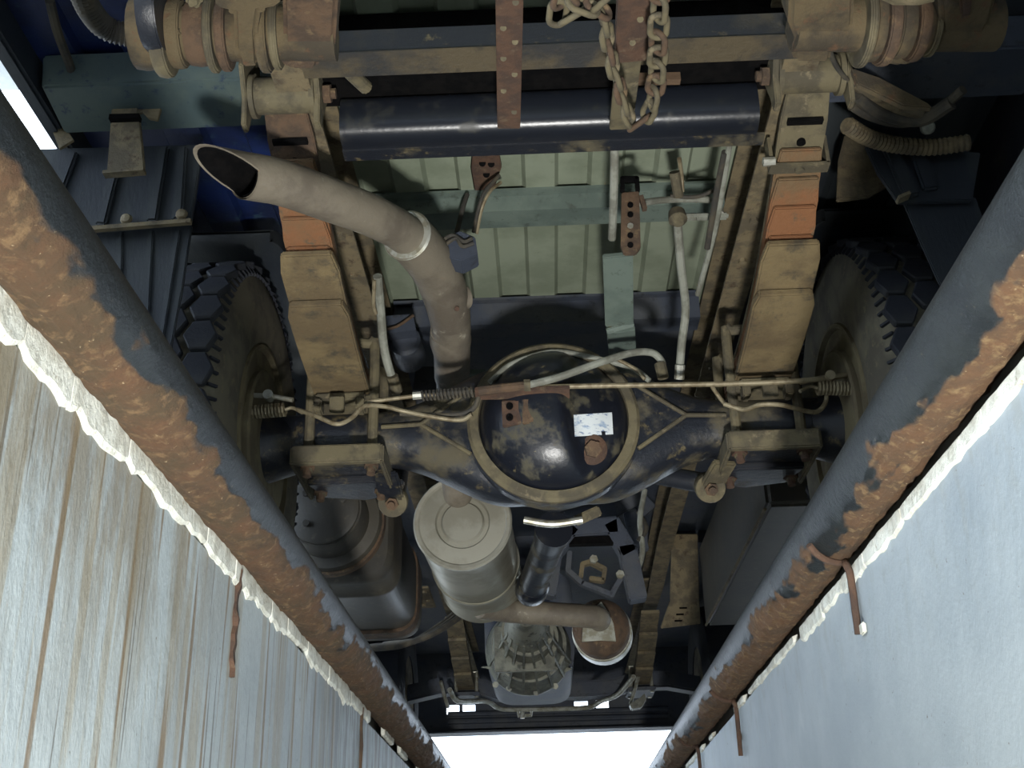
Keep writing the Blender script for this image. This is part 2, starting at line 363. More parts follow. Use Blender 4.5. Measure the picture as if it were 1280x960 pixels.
# ---- corrugated cargo floor
def corr(x0, x1, y0, y1, z, per=.134, dep=.014):
    prof = []; x = x0; i = 0
    while x < x1:
        zz = z if i % 2 == 0 else z+dep
        prof += [(x, zz), (min(x1, x+per/2-.008), zz)]; x += per/2; i += 1
    n = len(prof); v = []; f = []
    for y in (y0, y1):
        v += [V(a, y, b) for a, b in prof]; v += [V(a, y, z+dep+.012) for a, b in prof]
    for i in range(n-1):
        f += [(i, i+1, 2*n+i+1, 2*n+i), (n+i, n+i+1, 3*n+i+1, 3*n+i), (i, i+1, n+i+1, n+i), (2*n+i, 2*n+i+1, 3*n+i+1, 3*n+i)]
    f += [(0, n, 3*n, 2*n), (n-1, 2*n-1, 4*n-1, 3*n-1)]
    return MB().add(v, f)
FZ = .86
B(corr(T-.44, T+.44, .35, 2.52, FZ), 'cargo_floor', 'floorp', smooth=0, label='pale green corrugated cargo floor')
B(corr(-.83, T-.44, .35, 2.52, FZ-.012, .15), 'cargo_floor', 'blue', smooth=0, label='blue painted outer strip of corrugated cargo floor')
B(corr(T+.44, .88, .35, 2.52, FZ-.012, .15), 'cargo_floor', 'plastic', smooth=0, label='dark outer strip of corrugated cargo floor')
# side skirts
B(MB().bb((-.86, .35, .785), (-.83, 4.35, FZ+.35)), 'side_skirt', 'plastic', bevel=.006, label='dark lower edge of the cargo body beside daylight')
B(MB().bb((.88, .35, .42), (.91, 4.35, FZ+.35)), 'side_skirt', 'black', bevel=.006, label='black deep lower edge of the cargo body')
B(MB().bb((-.83, 2.52, FZ-.012), (.88, 4.35, FZ+.02)), 'cargo_floor', 'under', label='dark flat front part of the cargo floor')
# ---- frame rails: open channels
RZ = .70
for s in (-1, 1):
    xc = T+s*.402
    prof = [(-.028, 0), (.028, 0), (.028, .006), (-.02, .006), (-.02, .134), (.028, .134), (.028, .14), (-.028, .14)]
    b = MB()
    rings = [[V(xc-s*a, y, RZ+z+dz) for a, z in prof] for y, dz in ((1.28, .0), (2.6, 0), (3.9, -.02), (4.4, -.06), (6.05, -.06))]
    b.loft(rings); rail = B(b, 'frame_rail', 'frame', smooth=0)
    for y in (1.9, 2.05, 2.55, 2.9, 3.3):
        B(MB().hexnut((xc-s*.005, y, RZ), (0, 0, -1), .009, .008), 'rivet', 'frame', rail)
# ---- cross bearers of the floor
def bearer(py, zb, w, m, x0=-.37, x1=.37, zt=None, lab=None):
    y = P(690, py, z=zb).y; zt = zt or FZ
    prof = [(-w/2-.02, zt), (-w/2-.02, zt-.006), (-w/2, zt-.006), (-w/2+.006, zb), (w/2-.006, zb), (w/2, zt-.006), (w/2+.02, zt-.006), (w/2+.02, zt)]
    return B(MB().loft([[V(T+x, y+a, z) for a, z in prof] for x in (x0, x1)]), 'cross_bearer', m, smooth=0, label=lab)
bearer(272, .822, .075, 'teal', lab='grey green cross bearer under the floor')
bearer(411, .80, .08, 'under'); bearer(520, .80, .08, 'under'); bearer(-80, .82, .075, 'teal')
# blue-grey outrigger left and dark outrigger right
yb = P(260, 135, z=.78).y
prof = [(-.075, FZ-.012), (-.06, .79), (.05, .775), (.07, FZ-.012)]
B(MB().loft([[V(x, yb+a, z) for a, z in prof] for x in (-.82, T-.42)]), 'outrigger', 'bluegrey', smooth=0, bevel=.004, label='blue grey pressed outrigger')
B(MB().loft([[V(x, yb+a, z) for a, z in prof] for x in (T+.42, .87)]), 'outrigger', 'under', smooth=0, bevel=.004)
# ---- rear cross tube, rear bar, black block painting the shade between them
def cross(py_edge, z, x0px, x1px, h, d, rad, name, m, lab, n=3):
    y = P(690, py_edge, z=z).y; xa = P(x0px, py_edge, y=y).x; xb = P(x1px, py_edge, y=y).x
    return B(MB().bb((xa, y, z), (xb, y+d, z+h)), name, m, bevel=rad, seg=4, label=lab), y
cty = P(690, 150, z=.668).y; cz_ = .70; xa_ = P(424, 150, y=cty).x; xb_ = P(952, 150, y=cty).x; rg = []
for x in (xa_, xb_):
    rg.append([V(x, cty+.034+.036*math.copysign(abs(math.cos(a))**.72, math.cos(a)), cz_+.042*math.copysign(abs(math.sin(a))**.72, math.sin(a))) for a in [2*math.pi*j/56 for j in range(56)]])
ct = B(MB().loft(rg), 'cross_tube', 'tubegloss', smooth=50, label='glossy black cross tube between the spring hangers')
B(MB().bb((T-.34, cty+.045, .655), (T+.36, cty+.072, .661)), 'lip', 'axle', ct)
rb_, rby = cross(57, .60, 420, 990, .045, .042, .003, 'rear_bar', 'black', 'square black bar behind the cross tube')
B(MB().bb((T-.35, rby-.004, .6), (T+.36, rby+.046, .598)), 'mud_crust', 'crust', rb_)
B(MB().bb((T-.40, P(690, 78, z=.74).y, .74), (T+.42, P(690, 124, z=.74).y, FZ)), 'gap_shade', 'soot_shade', bevel=.004, label='black block painted as the shade between rear bar and cross tube')  # added block, its black colour stands in for shade between the bars
# ---- hanging drawbar strips
def strip(name, pts, w, th, m, holes=(), lab=None, nrm=(0, -.5, -.86)):
    b = MB()
    for a, c in zip(pts[:-1], pts[1:]): b.beam(a, c, w, th, nrm)
    o = B(b, name, m, bevel=.0015, label=lab)
    for t, off in holes:
        L_ = (pts[-1]-pts[0]); p = pts[0]+L_*t; sd = L_.normalized().cross(Vector(nrm)).normalized()
        B(MB().cyl(p+sd*off-Vector(nrm)*(-th*.4), p+sd*off+Vector(nrm)*(th*.8), .0045, 8), 'rivet', 'dust', o)
    return o
a = P(636, 157, z=.625); c = P(637, -50, z=.56)
strip('hanging_strap', [a, c], .036, .012, 'redrust', [(t, .008*(-1)**i) for i, t in enumerate((.12, .27, .38, .48, .58, .66, .8))], 'rusty flat steel strap with rivets beside the chain')
a = P(776, 158, z=.625); c = P(786, 68, z=.59)
strip('hanging_strap', [a, c], .036, .012, 'dust', [], 'dusty ochre steel strap behind the chain')
a = P(788, 70, z=.575); c = P(796, -50, z=.535)
strip('hanging_strap', [a, c], .044, .02, 'redrust', [(.2, .0), (.45, .008)], 'upper rusty strap behind the chain')
B(MB().beam(P(790, 99, z=.62), P(850, 98, z=.62), .012, .014), 'stay', 'rust')
# ---- tail lift hinges: shafts with collars, lugs and yokes
def hinge(side, lab):
    py = 42 if side < 0 else 30
    def at(px, py_=py, z=.56): return P(px, py_, z=z)
    sx = [170, 420] if side < 0 else [992, 1245]
    if side > 0: z0 = at(1245); z1 = at(992)
    h = B(MB().tube([at(sx[0]), at(sx[1])], .036, 20), 'tail_lift_hinge', 'rust2', label=lab)
    def ring(pa, pb, r, m='rust2', nm='collar', py_=py): B(MB().tube([at(pa, py_), at((pa+pb)/2, py_), at(pb, py_)], [r*.96, r, r*.96], 24), nm, m, h, bevel=.002)
    def slab(poly, th, m='rust2', nm='lug', z=.545, bev=.006): B(MB().prism([P(x, y, z=z) for x, y in poly], V(0, .02, th)), nm, m, h, bevel=bev, seg=3)
    if side < 0:
        ring(168, 196, .048); ring(196, 214, .058, 'dust'); ring(181, 205, .053, 'black', 'dust_seal', 14); ring(214, 232, .046); ring(236, 262, .043, 'rust'); ring(262, 272, .052, 'dust'); ring(276, 288, .05, 'rust'); ring(325, 338, .052); ring(341, 351, .048, 'dust')
        slab([(262,-30),(356,-30),(353,2),(342,10),(325,14),(321,40),(324,84),(300,86),(293,60),(291,16),(275,12),(263,4)], .05, nm='yoke', z=.52)
        slab([(352,-30),(424,-30),(421,20),(418,62),(402,66),(396,88),(362,88),(346,78),(344,68),(354,58)], .06, 'rust', 'bracket_block', z=.53)
        slab([(232,-30),(252,-30),(252,8),(240,14),(230,8)], .03, 'dust', 'knob', z=.525)
        slab([(176,40),(228,40),(232,70),(214,78),(184,75),(172,60)], .04, 'rust2', 'lug', z=.53)
        slab([(235,50),(290,44),(296,84),(258,76),(236,70)], .04, 'rust', 'lug', z=.535)
    else:
        ring(1072, 1082, .058, 'dust'); ring(1083, 1097, .05); ring(1098, 1112, .056, 'rust'); ring(1116, 1134, .046); ring(1136, 1150, .05, 'rust'); ring(1158, 1166, .044, 'dust')
        slab([(988,-30),(1070,-30),(1066,55),(1042,60),(1038,79),(994,79),(990,66),(994,50),(986,30)], .06, 'rust2', 'bracket_block', z=.53)
        slab([(1172,-30),(1256,-30),(1240,20),(1224,66),(1188,64),(1176,40)], .06, 'rust2', 'bracket_block', z=.53)
        slab([(1196,-10),(1222,-10),(1218,22),(1198,24)], .02, 'redrust', 'pocket_plate', z=.525)
        slab([(1062,30),(1150,26),(1150,78),(1128,84),(1102,80),(1064,66)], .04, 'rust2', 'lug', z=.54)
        slab([(1098,-30),(1182,-30),(1176,2),(1150,8),(1118,8),(1100,0)], .03, 'dust', 'cap_plate', z=.52)
    return h
hinge(-1, 'muddy tail lift hinge beside the blue floor'); hinge(1, 'muddy tail lift hinge beside the dark side skirt')
# ---- leaf springs
SX = .424; SZ0, SK = .545, .31
def zm(dd): return SZ0+SK*dd*dd
def leaf_mesh(xc, off, th, d0, d1, wd, n=22, tip=True):
    rings = []
    for i in range(n+1):
        dd = d0+(d1-d0)*i/n; sl = 2*SK*dd; nn = V(0, -(-1)*0, 1)
        nv = V(0, -sl, 1).normalized()
        k = 1.0
        if tip and i == 0: k = .86
        if tip and i == n: k = .86
        c = V(xc, AY+dd, zm(dd)); a = c+nv*off; b_ = c+nv*(off+th)
        rings.append([a+V(-wd/2*k, 0, 0), a+V(wd/2*k, 0, 0), b_+V(wd/2*k, 0, 0), b_+V(-wd/2*k, 0, 0)])
    return MB().loft(rings)
def end_at(xc, off, py):       # rear end of a leaf whose tip shows at image row py
    lo, hi = -.75, -.02
    for _ in range(40):
        mid = (lo+hi)/2
        if Q((xc, AY+mid, zm(mid)+off))[1] < py: lo = mid
        else: hi = mid
    return lo
for s in (-1, 1):
    xc = T+s*SX; dpy = 14 if s < 0 else 0
    main = B(leaf_mesh(xc, 0, .012, -.70, .66, .078), 'leaf_spring', 'dust' if s > 0 else 'rust', smooth=30, bevel=.002, label='leaf spring pack beside the tailpipe' if s < 0 else 'leaf spring pack beside the ribbed hose')
    specs = [(190, .080, 'clay'), (228, .082, 'clay'), (265, .084, 'clay'), (303, .088, 'clay')]
    off = -.001
    for py, wd, m in specs:
        th = .011; off -= th; e = end_at(xc, off, py+dpy)
        B(leaf_mesh(xc, off, th-.001, e, -e*.9, wd), 'leaf', m, main, smooth=30, bevel=.0025)
    off -= .006
    for py, wd, m, th in ((314, .104, 'leafdust', .016), (376, .112, 'leafdust', .018)):
        off -= th; e = end_at(xc, off, py+dpy)
        B(leaf_mesh(xc, off, th-.001, e, -e*.9, wd), 'leaf', m, main, smooth=30, bevel=.003)
    bot = SZ0+off
    # eye, hole, clip band
    e0 = V(xc, AY-.70, zm(.70)+.018)
    B(MB().cyl(e0+V(-.046, 0, 0), e0+V(.046, 0, 0), .03, 24), 'spring_eye', 'dust', main, bevel=.002)
    for dx in (-.049, .049): B(MB().cyl(e0+V(dx-.004, 0, 0), e0+V(dx+.004, 0, 0), .036, 24), 'eye_flange', 'dust', main)
    dd = -.60; hp = V(xc, AY+dd, zm(dd)); B(MB().cyl(hp+V(0, 0, -.004), hp+V(0, 0, .004), .0075, 12), 'hole_plug', 'soot_shade', main)
    dd = -.63; hp = V(xc, AY+dd-.012, zm(dd)-.002); B(MB().box(hp, (.058, .012, .006)), 'slot', 'soot_shade', main)
    if s > 0:
        dd = end_at(xc, -.014, 212); nv = V(0, -2*SK*dd, 1).normalized(); hp = V(xc, AY+dd, zm(dd))+nv*(-.014)
        B(MB().beam(hp+V(-.05, 0, 0), hp+V(.05, 0, 0), .026, .006), 'rebound_clip', 'dust', main, bevel=.001)
        for sx_ in (-1, 1): B(MB().beam(hp+V(sx_*.047, 0, 0), hp+V(sx_*.047, 0, .055), .006, .026, (0, 1, 0)), 'rebound_clip', 'dust', main)
        B(MB().cyl(hp+V(-.062, -.012, .006), hp+V(-.042, -.012, .006), .008, 10), 'clip_bolt', 'zinc', main)
        B(MB().cyl(hp+V(0, 0, -.008), hp+V(0, 0, .0), .008, 12), 'clip_rivet', 'dust', main)
    # shackle and hanger plate on the inside of the rail
    hx = xc-s*.062
    out = [(-.055, .0), (-.05, .05), (-.02, .085), (.02, .09), (.05, .06), (.045, .0), (.02, -.05), (.01, -.085), (-.012, -.085), (-.02, -.04)]
    hg = B(MB().prism([V(hx, e0.y+a, e0.z+.02+z) for a, z in out], V(.01*s, 0, 0)), 'spring_hanger', 'dust', bevel=.002)
    B(MB().cyl(V(hx-s*.004, e0.y-.005, e0.z+.055), V(hx+s*.014, e0.y-.005, e0.z+.055), .009, 14), 'hanger_hole', 'soot_shade', hg)
    B(MB().prism([V(xc+s*.056, e0.y+a, e0.z+.02+z) for a, z in out], V(.008*s, 0, 0)), 'shackle_plate', 'dust', hg, bevel=.002)
    B(MB().hexnut((hx-s*.002, e0.y, e0.z), (-s, 0, 0), .016, .012, .008), 'shackle_nut', 'rust', hg)
    # clamp: seat, U-bolts, lower plate with nuts, shock absorber bush
    seat_y = AY; cl = B(MB().bb((xc-.062, AY-.085, AZ+.045), (xc+.062, AY+.085, bot-.001)), 'spring_seat', 'dust', bevel=.004, label='dusty spring seat block')
    B(MB().bb((xc-.05, AY-.10, bot-.018), (xc+.05, AY-.083, bot-.002)), 'clamp_bar', 'dust', cl, bevel=.003)
    B(MB().bb((xc-.05, AY-.115, AZ+.022), (xc-.034, AY-.08, bot-.02)), 'clamp_post', 'dust', cl, bevel=.003)
    B(MB().bb((xc+.034, AY-.115, AZ+.022), (xc+.05, AY-.08, bot-.02)), 'clamp_post', 'dust', cl, bevel=.003)
    B(MB().bb((xc-.014, AY-.135, AZ+.01), (xc+.014, AY-.118, AZ+.042)), 'line_clip', 'dust', cl, bevel=.002)
    for dy in (-.072, .072):
        top = SZ0+.02
        for sx_ in (-1, 1):
            x = xc+sx_*.063
            B(MB().tube(spl([V(x, AY+dy, AZ-.092), V(x, AY+dy, top), V(x-sx_*.012, AY+dy, top+.014), V(xc, AY+dy, top+.016)], 4), .0105, 10), 'u_bolt', 'dust', cl)
    pz = AZ-.068
    lp = B(MB().bb((xc-.085, AY-.105, pz), (xc+.085, AY+.10, pz+.012)), 'spring_plate', 'axle', bevel=.004, label='black spring plate clamped under the axle')
    for (dx0, dx1, dy0, dy1) in ((-.088, .088, -.115, -.098), (-.092, -.082, -.11, .10), (.082, .092, -.11, .10)):
        B(MB().bb((xc+dx0, AY+dy0, pz-.022), (xc+dx1, AY+dy1, pz+.016)), 'plate_rim', 'dust', lp, bevel=.003)
    B(MB().prism([V(xc-s*.05, AY+.02, pz), V(xc+s*.085, AY+.02, pz), V(xc+s*.06, AY+.10, pz-.002), V(xc-s*.02, AY+.13, pz), V(xc-s*.10, AY+.10, pz), V(xc-s*.115, AY+.05, pz)], V(0, 0, -.016)), 'shock_bracket', 'axle', lp, bevel=.004)
    for dx in (-.063, .063):
        for dy in (-.072, .072):
            B(MB().hexnut((xc+dx, AY+dy, pz-.001), (0, -.12, -1), .0155, .018, .016), 'u_bolt_nut', 'redrust' if s > 0 else 'rust', lp)
    bc = P(491, 628, z=pz-.035) if s < 0 else P(888, 610, z=pz-.035)
    bu = B(MB().beam(V(xc-s*.08, AY+.0, pz-.004), bc+V(0, .012, .004), .05, .014), 'shock_mount', 'dust' if s > 0 else 'axle', bevel=.004)
    ax = V(0, -.85, -.5).normalized()
    B(MB().lathe(bc+ax*-.03, ax, [(0, .03), (.03, .032), (.036, .03), (.036, .014), (.04, .014), (.04, 0)], 20), 'rubber_bush', 'dust', bu)
    B(MB().hexnut(bc+ax*.008, ax, .014, .012, .012), 'bush_nut', 'rust', bu)
    B(MB().tube([bc+V(0, .03, .02), P(491+10*s*-1, 560, y=AY+.3)+V(0, .1, .1)], .022, 14), 'shock_absorber', 'black', bu)
# ---- rear axle
ax_c = V(T, AY, AZ)
def rrect(x, hy, hz, zc, n=32, p=3.2):
    out = []
    for j in range(n):
        a = 2*math.pi*j/n; c, s_ = math.cos(a), math.sin(a)
        out.append(V(x, AY+hy*math.copysign(abs(c)**(2/p), c), zc+hz*math.copysign(abs(s_)**(2/p), s_)))
    return out
rings = []
RB = .158
for i in range(-46, 47):
    u = i/46*.60; au = abs(u)
    h0 = .056; circ = math.sqrt(max(0, RB*RB-au*au)) if au < RB else 0
    t = max(0, min(1, (.36-au)/(.36-.09))); t = t*t*(3-2*t)
    h = max(h0+(.145-h0)*t**1.25, circ*.985)
    hy = .056+.012*t
    rings.append(rrect(T+u, hy, h, AZ, p=2.3+1.4*t))
axle = B(MB().loft(rings), 'rear_axle', 'axle', smooth=60, label='black banjo rear axle housing with brown mud along its ribs')
DC = V(T, AY-.068, AZ)
B(MB().lathe(DC, (0, -1, 0), [(-.02, .172), (.006, .172), (.012, .166), (.012, .15), (.004, .148), (-.02, .148)], 64, closed=True), 'cover_flange', 'dust', axle)
B(MB().lathe(DC+V(0, .012, 0), (0, 1, 0), [(-.01, .176), (.012, .176), (.012, .15), (-.01, .15)], 64, closed=True), 'banjo_rim', 'axle', axle)
# dome with a fold on its right half
v = []; f = []; nr, na = 22, 64
def dome(r, a):
    x = r*math.cos(a); z = r*math.sin(a); t = r/.148
    dep = .085*max(0, 1-t**2.6)**.62
    fold = 1/(1+math.exp(-(x-.028-.02*(z/.1)**2*(1 if z < 0 else .2))/.006))
    dep -= fold*min(.026, dep*.45)
    return V(DC.x+x, DC.y-.004-dep, DC.z+z)
for i in range(nr+1):
    for j in range(na): v.append(dome(.148*i/nr if i else 1e-5, 2*math.pi*j/na))
for i in range(nr):
    for j in range(na): f.append((i*na+j, i*na+(j+1) % na, (i+1)*na+(j+1) % na, (i+1)*na+j))
dm = B(MB().add(v, f), 'differential_cover', 'gloss', axle, smooth=80, label='glossy black domed differential cover with mud specks')
def on_dome(px, py, lift=0):
    q = P(px, py, y=DC.y-.07)
    for _ in range(12):
        x, z = q.x-DC.x, q.z-DC.z; r = min(.146, math.hypot(x, z)); yy = dome(r, math.atan2(z, x)).y-lift; q = P(px, py, y=yy)
    return q
def dome_n(p):
    a = math.atan2(p.z-DC.z, p.x-DC.x); r = math.hypot(p.x-DC.x, p.z-DC.z); e = .002
    d0 = dome(r, a); return ((dome(r+e, a)-d0).cross(dome(r, a+.02)-d0)).normalized()*1
# gusset triangles beside the banjo ring
for s in (-1, 1):
    y = AY-.071
    tri = [V(T+s*.165, y, AZ+.075), V(T+s*.165, y, AZ-.065), V(T+s*.265, y+.004, AZ+.004)]
    g = B(MB().prism(tri, V(0, .012, 0)), 'gusset', 'axle', axle, bevel=.002)
    for p_, q_ in ((tri[0], tri[2]), (tri[1], tri[2]), (tri[2], V(T+s*.345, AY-.06, AZ+.004))): B(MB().tube([p_, q_], .0045, 8), 'weld_rib', 'dust', axle)
# hexagonal drain plug, label, small bracket on the cover
pc = on_dome(740, 562, 0); n = (_C-pc).normalized(); n = V(.12, -.95, -.28).normalized()
B(MB().lathe(pc-n*.006, n, [(0, .03), (.008, .03), (.011, .025), (.011, 0)], 28), 'plug_boss', 'redrust', axle)
B(MB().hexnut(pc+n*.004, n, .017, .013), 'drain_plug', 'rust', axle)
M['sticker'] = mat('worn_label', (206,212,214), (150,168,190), (112,130,160), scale=26, lo=.5, hi=.6, rough=.5, bump=0, scale3=60, lo3=.56, hi3=.6, stretch=(1,1,2.2))
v = []; f = []; nx, nz_ = 10, 6
for i in range(nz_+1):
    for j in range(nx+1): v.append(on_dome(717+48*j/nx+1.5*i/nz_, 518.5-3*j/nx+27*i/nz_, .0015))
for i in range(nz_):
    for j in range(nx):
        if i == nz_-1 and j == 7: continue
        f.append((i*(nx+1)+j, i*(nx+1)+j+1, (i+1)*(nx+1)+j+1, (i+1)*(nx+1)+j))
k = len(v); v += [p+V(0, .0012, 0) for p in v]; f += [[i+k for i in reversed(q)] for q in f]
B(MB().add(v, f), 'paper_label', 'sticker', axle, label='torn white paper label with blue print')
y = DC.y-.082
br = B(MB().prism([P(x, y_, y=y) for x, y_ in ((627,500),(652,500),(653,530),(628,531))], V(0, .05, 0)), 'cable_bracket', 'redrust', axle, bevel=.002, label='small rusty bracket with two bolt holes')
for py in (508, 522): pc_ = P(637, py, y=y-.002); B(MB().lathe(pc_, (0, -1, 0), [(0, .007), (.003, .007), (.003, .0035), (-.002, .0035)], 14), 'bolt_hole', 'soot_shade', br)
B(MB().prism([P(x, y_, y=y-.004) for x, y_ in ((653,498),(668,498),(668,528),(653,530))], V(0, .05, 0)), 'cable_bracket', 'rust', axle, bevel=.002)
# cable carrier: rusty angle over the cover
y = DC.y-.085
B(MB().beam(P(594, 492, y=y), P(712, 490, y=y), .03, .008, (0, .3, 1)), 'cable_carrier', 'redrust', bevel=.001, label='rusty angle strip above the differential cover')
B(MB().tube(spl([P(598, 489, y=y-.01), P(640, 484, y=y-.012), P(662, 482, y=y-.012)], 4), .0095, 10), 'cable_clamp', 'rust')
B(MB().tube([P(655, 482, y=y-.012), P(663, 481.5, y=y-.012)], .0125, 8), 'cable_clamp', 'dust')
def line(name, pix, r, m, k=6, lab=None, parent=truck): return B(MB().tube(spl([P(a, b, y=c) for a, b, c in pix], k), r, 10), name, m, parent, label=lab)
y = DC.y-.09
line('brake_rod', [(660,484,y), (760,482,y), (900,480,y), (1000,476,y), (1068,468,y+.03)], .0052, 'wire', lab='long thin brake cable rod')
line('brake_hose', [(662,481,y-.01), (700,471,y-.01), (750,453,y), (790,441,y+.03), (815,441,y+.05), (827,452,y+.06), (828,465,y+.06)], .0075, 'hose', lab='pale grey brake hose arched over the cover')
B(MB().cyl(P(825, 455, y=y+.06), P(829, 472, y=y+.06), .012, 10), 'hose_fitting', 'dust')
line('brake_line', [(612,478,y+.05), (640,455,y+.06), (690,440,y+.07), (740,447,y+.08), (790,460,y+.09), (812,476,y+.09)], .0058, 'hose')
line('brake_line', [(770,448,y+.08), (795,462,y+.08), (806,474,y+.08)], .004, 'wire')
# left cable with a coil boot
line('brake_rod', [(455,503,y), (520,495,y), (545,494,y)], .0042, 'wire')
pts = []
for i in range(14*8+1):
    t = i/(14*8); c_ = P(526+66*t, 495-5*t, y=y); a = 2*math.pi*14*t; pts.append(c_+V(0, math.cos(a)*.009, math.sin(a)*.009))
B(MB().tube(pts, .0026, 6), 'cable_boot', 'dhose', label='dark coiled boot on the brake cable')
B(MB().cyl(P(516, 495, y=y), P(529, 494, y=y), .008, 8), 'cable_nut', 'zinc')
line('brake_line', [(590,518,y+.01), (575,525,y+.02), (540,521,y+.02), (505,514,y+.02), (480,508,y+.0), (455,508,y-.02), (440,522,y-.03), (421,530,y-.04), (395,520,y-.03), (372,512,y)], .0045, 'wire')
line('brake_line', [(600,490,y+.01), (590,512,y+.02), (560,519,y+.03), (500,517,y+.03)], .005, 'dhose')
line('brake_line', [(905,505,y+.01), (930,512,y), (950,506,y-.03), (975,506,y-.03), (1000,512,y), (1020,515,y+.02), (1031,505,y+.03), (1034,490,y+.03)], .0045, 'wire')
line('brake_line', [(888,480,y), (898,495,y+.02), (908,507,y+.02)], .004, 'wire')
# brake return links and coils by the wheels
for s in (-1, 1):
    X = lambda px: px
    if s < 0: c0, c1, l0, l1 = (306,516), (356,512), (306,494), (366,500)
    else: c0, c1, l0, l1 = (1074,486), (1022,485), (1074,468), (1000,478)
    pts = []
    for i in range(12*8+1):
        t = i/(12*8); c_ = P(c0[0]+(c1[0]-c0[0])*t, c0[1]+(c1[1]-c0[1])*t, y=y+.02); a = 2*math.pi*12*t; pts.append(c_+V(0, math.cos(a)*.012, math.sin(a)*.012))
    B(MB().tube(pts, .0032, 6), 'return_spring', 'wire', label='coiled return spring by the wheel')
    line('spring_hook', [(c1[0], c1[1], y+.02), (c1[0]-10*s*1, c1[1]-2, y+.02), (c1[0]-22*s, c1[1]+4, y+.01)], .0035, 'wire')
    line('brake_link', [(l0[0], l0[1], y+.02), ((l0[0]+l1[0])/2, (l0[1]+l1[1])/2-2, y+.015), (l1[0], l1[1], y+.01)], .005, 'zinc' if s < 0 else 'wire')
    mid = P((l0[0]+l1[0])/2, (l0[1]+l1[1])/2-2, y=y+.01); B(MB().cyl(mid+V(0, -.01, 0), mid+V(0, .01, 0), .010, 12), 'link_joint', 'zinc' if s < 0 else 'wire')
# ---- wheels
WR = .385
def wheel(s):
    xi = T-.006+s*.582; W = .2; xc = xi+s*W/2
    prof = [(-.09, .205), (-.098, .235), (-.1, .27), (-.097, .315), (-.088, .350), (-.078, .366), (-.06, .370), (0, .372), (.06, .370), (.078, .366), (.088, .35), (.097, .315), (.1, .27), (.098, .235), (.09, .205)]
    o = V(xc, AY, WR)
    ty = B(MB().lathe(o, (s, 0, 0), prof, 72, closed=True), 'tyre', 'side', smooth=50, label='truck tyre with dusty sidewall and hexagonal tread blocks')
    me = None; n = 34
    for row, (xo, wd) in enumerate(((-.058, .05), (0, .05), (.058, .05))):
        for k_ in range(n):
            a = 2*math.pi*(k_+(.5 if row == 1 else 0))/n
            if me is None or True:
                hexp = []; L_ = 2*math.pi*.372/n*.46
                for q, (hx, ha) in enumerate(((-.031, 0), (-.016, 1), (.016, 1), (.031, 0), (.016, -1), (-.016, -1))): hexp.append((hx, ha*L_))
            if row == 0 and k_ == 0:
                b = MB(); top = [V(xo_, t_, .0) for xo_, t_ in hexp]; b.prism(top, V(0, 0, .016))
                base = b.build('tread_block', M['rubber'], None, smooth=0, bevel=.0025, seg=1); bme = base.data; bpy.data.objects.remove(base)
            tb = bpy.data.objects.new('tread_block', bme); COL.objects.link(tb); tb.parent = ty; tb.matrix_parent_inverse = Matrix.Identity(4)
            up = V(0, math.cos(a), math.sin(a)); xa = V(1, 0, 0); ya = up.cross(xa)
            tb.matrix_basis = Matrix.Translation(o+V(s*xo, 0, 0)+up*.366) @ Matrix((xa, ya, up)).transposed().to_4x4()
    # fine shoulder ribs on the inner edge
    b = MB()
    for k_ in range(90):
        a = 2*math.pi*k_/90; up = V(0, math.cos(a), math.sin(a)); tg = V(0, -math.sin(a), math.cos(a))
        b.beam(o+V(-s*.090, 0, 0)+up*.352, o+V(-s*.078, 0, 0)+up*.370, .007, .005, tg)
    B(b, 'shoulder_ribs', 'rubber', ty, smooth=0, kind='stuff')
    rim = B(MB().lathe(o, (-s, 0, 0), [(.088, .215), (.098, .212), (.098, .205), (.085, .198), (.03, .188), (-.02, .17), (-.06, .165), (-.06, .06), (-.075, .06), (-.075, .0), (-.085, 0), (-.085, .175), (-.03, .2), (.06, .212)], 48), 'wheel_rim', 'drum', smooth=40, label='dusty steel wheel rim')
    B(MB().lathe(o, (-s, 0, 0), [(-.055, .155), (.075, .155), (.082, .15), (.082, .16), (.098, .16), (.102, .155), (.102, .0)], 40), 'brake_drum', 'drum', rim, label='dusty brake drum inside the rim')
    B(MB().cyl(o+V(-s*.10, 0, 0), o+V(-s*.16, 0, 0), .075, 24, .058), 'axle_end', 'axle', rim)
wheel(-1); wheel(1)
# ---- tailpipe with a slash cut mouth
tp = [(565,485,2.42), (565,440,2.25), (562,395,2.10), (548,345,1.95), (515,300,1.80), (470,272,1.68), (410,249,1.57), (350,228,1.49), (296,218,1.43)]
pts = [P(a, b, y=c) for a, b, c in tp]; sp = spl(pts, 6)
def hollow(pts, r, m, n=28, cut=0, name='tailpipe', lab=None):
    b = MB(); b.tube(pts, r, n, cap=False); b2 = MB(); b2.tube(pts, [q-.003 for q in r] if isinstance(r, list) else r-.003, n, cap=False)
    if cut:
        d_ = (pts[-1]-pts[-2]).normalized()
        for q in (b, b2):
            for i in range(len(q.v)-n, len(q.v)):
                off = q.v[i]-pts[-1]; q.v[i] = q.v[i]+d_*off.dot(cut)
    k_ = len(b.v); b.v += b2.v; b.f += [[i+k_ for i in reversed(f_)] for f_ in b2.f]
    m_ = k_-n; b.f += [(m_+j, m_+(j+1) % n, k_+m_+(j+1) % n, k_+m_+j) for j in range(n)]
    return b
rr = .036
tpo = B(hollow(sp, rr, 'pipe', cut=_U*1.7+_F*1.0), 'tailpipe', 'pipe', smooth=60, label='grey sooty exhaust tailpipe with slash cut mouth')
B(hollow(sp[-12:], rr-.0034, 'soot_shade', cut=_U*1.7+_F*1.0), 'soot_lining', 'soot_shade', tpo, smooth=60)
ws = spl(pts, 6); i0 = 4*6+1
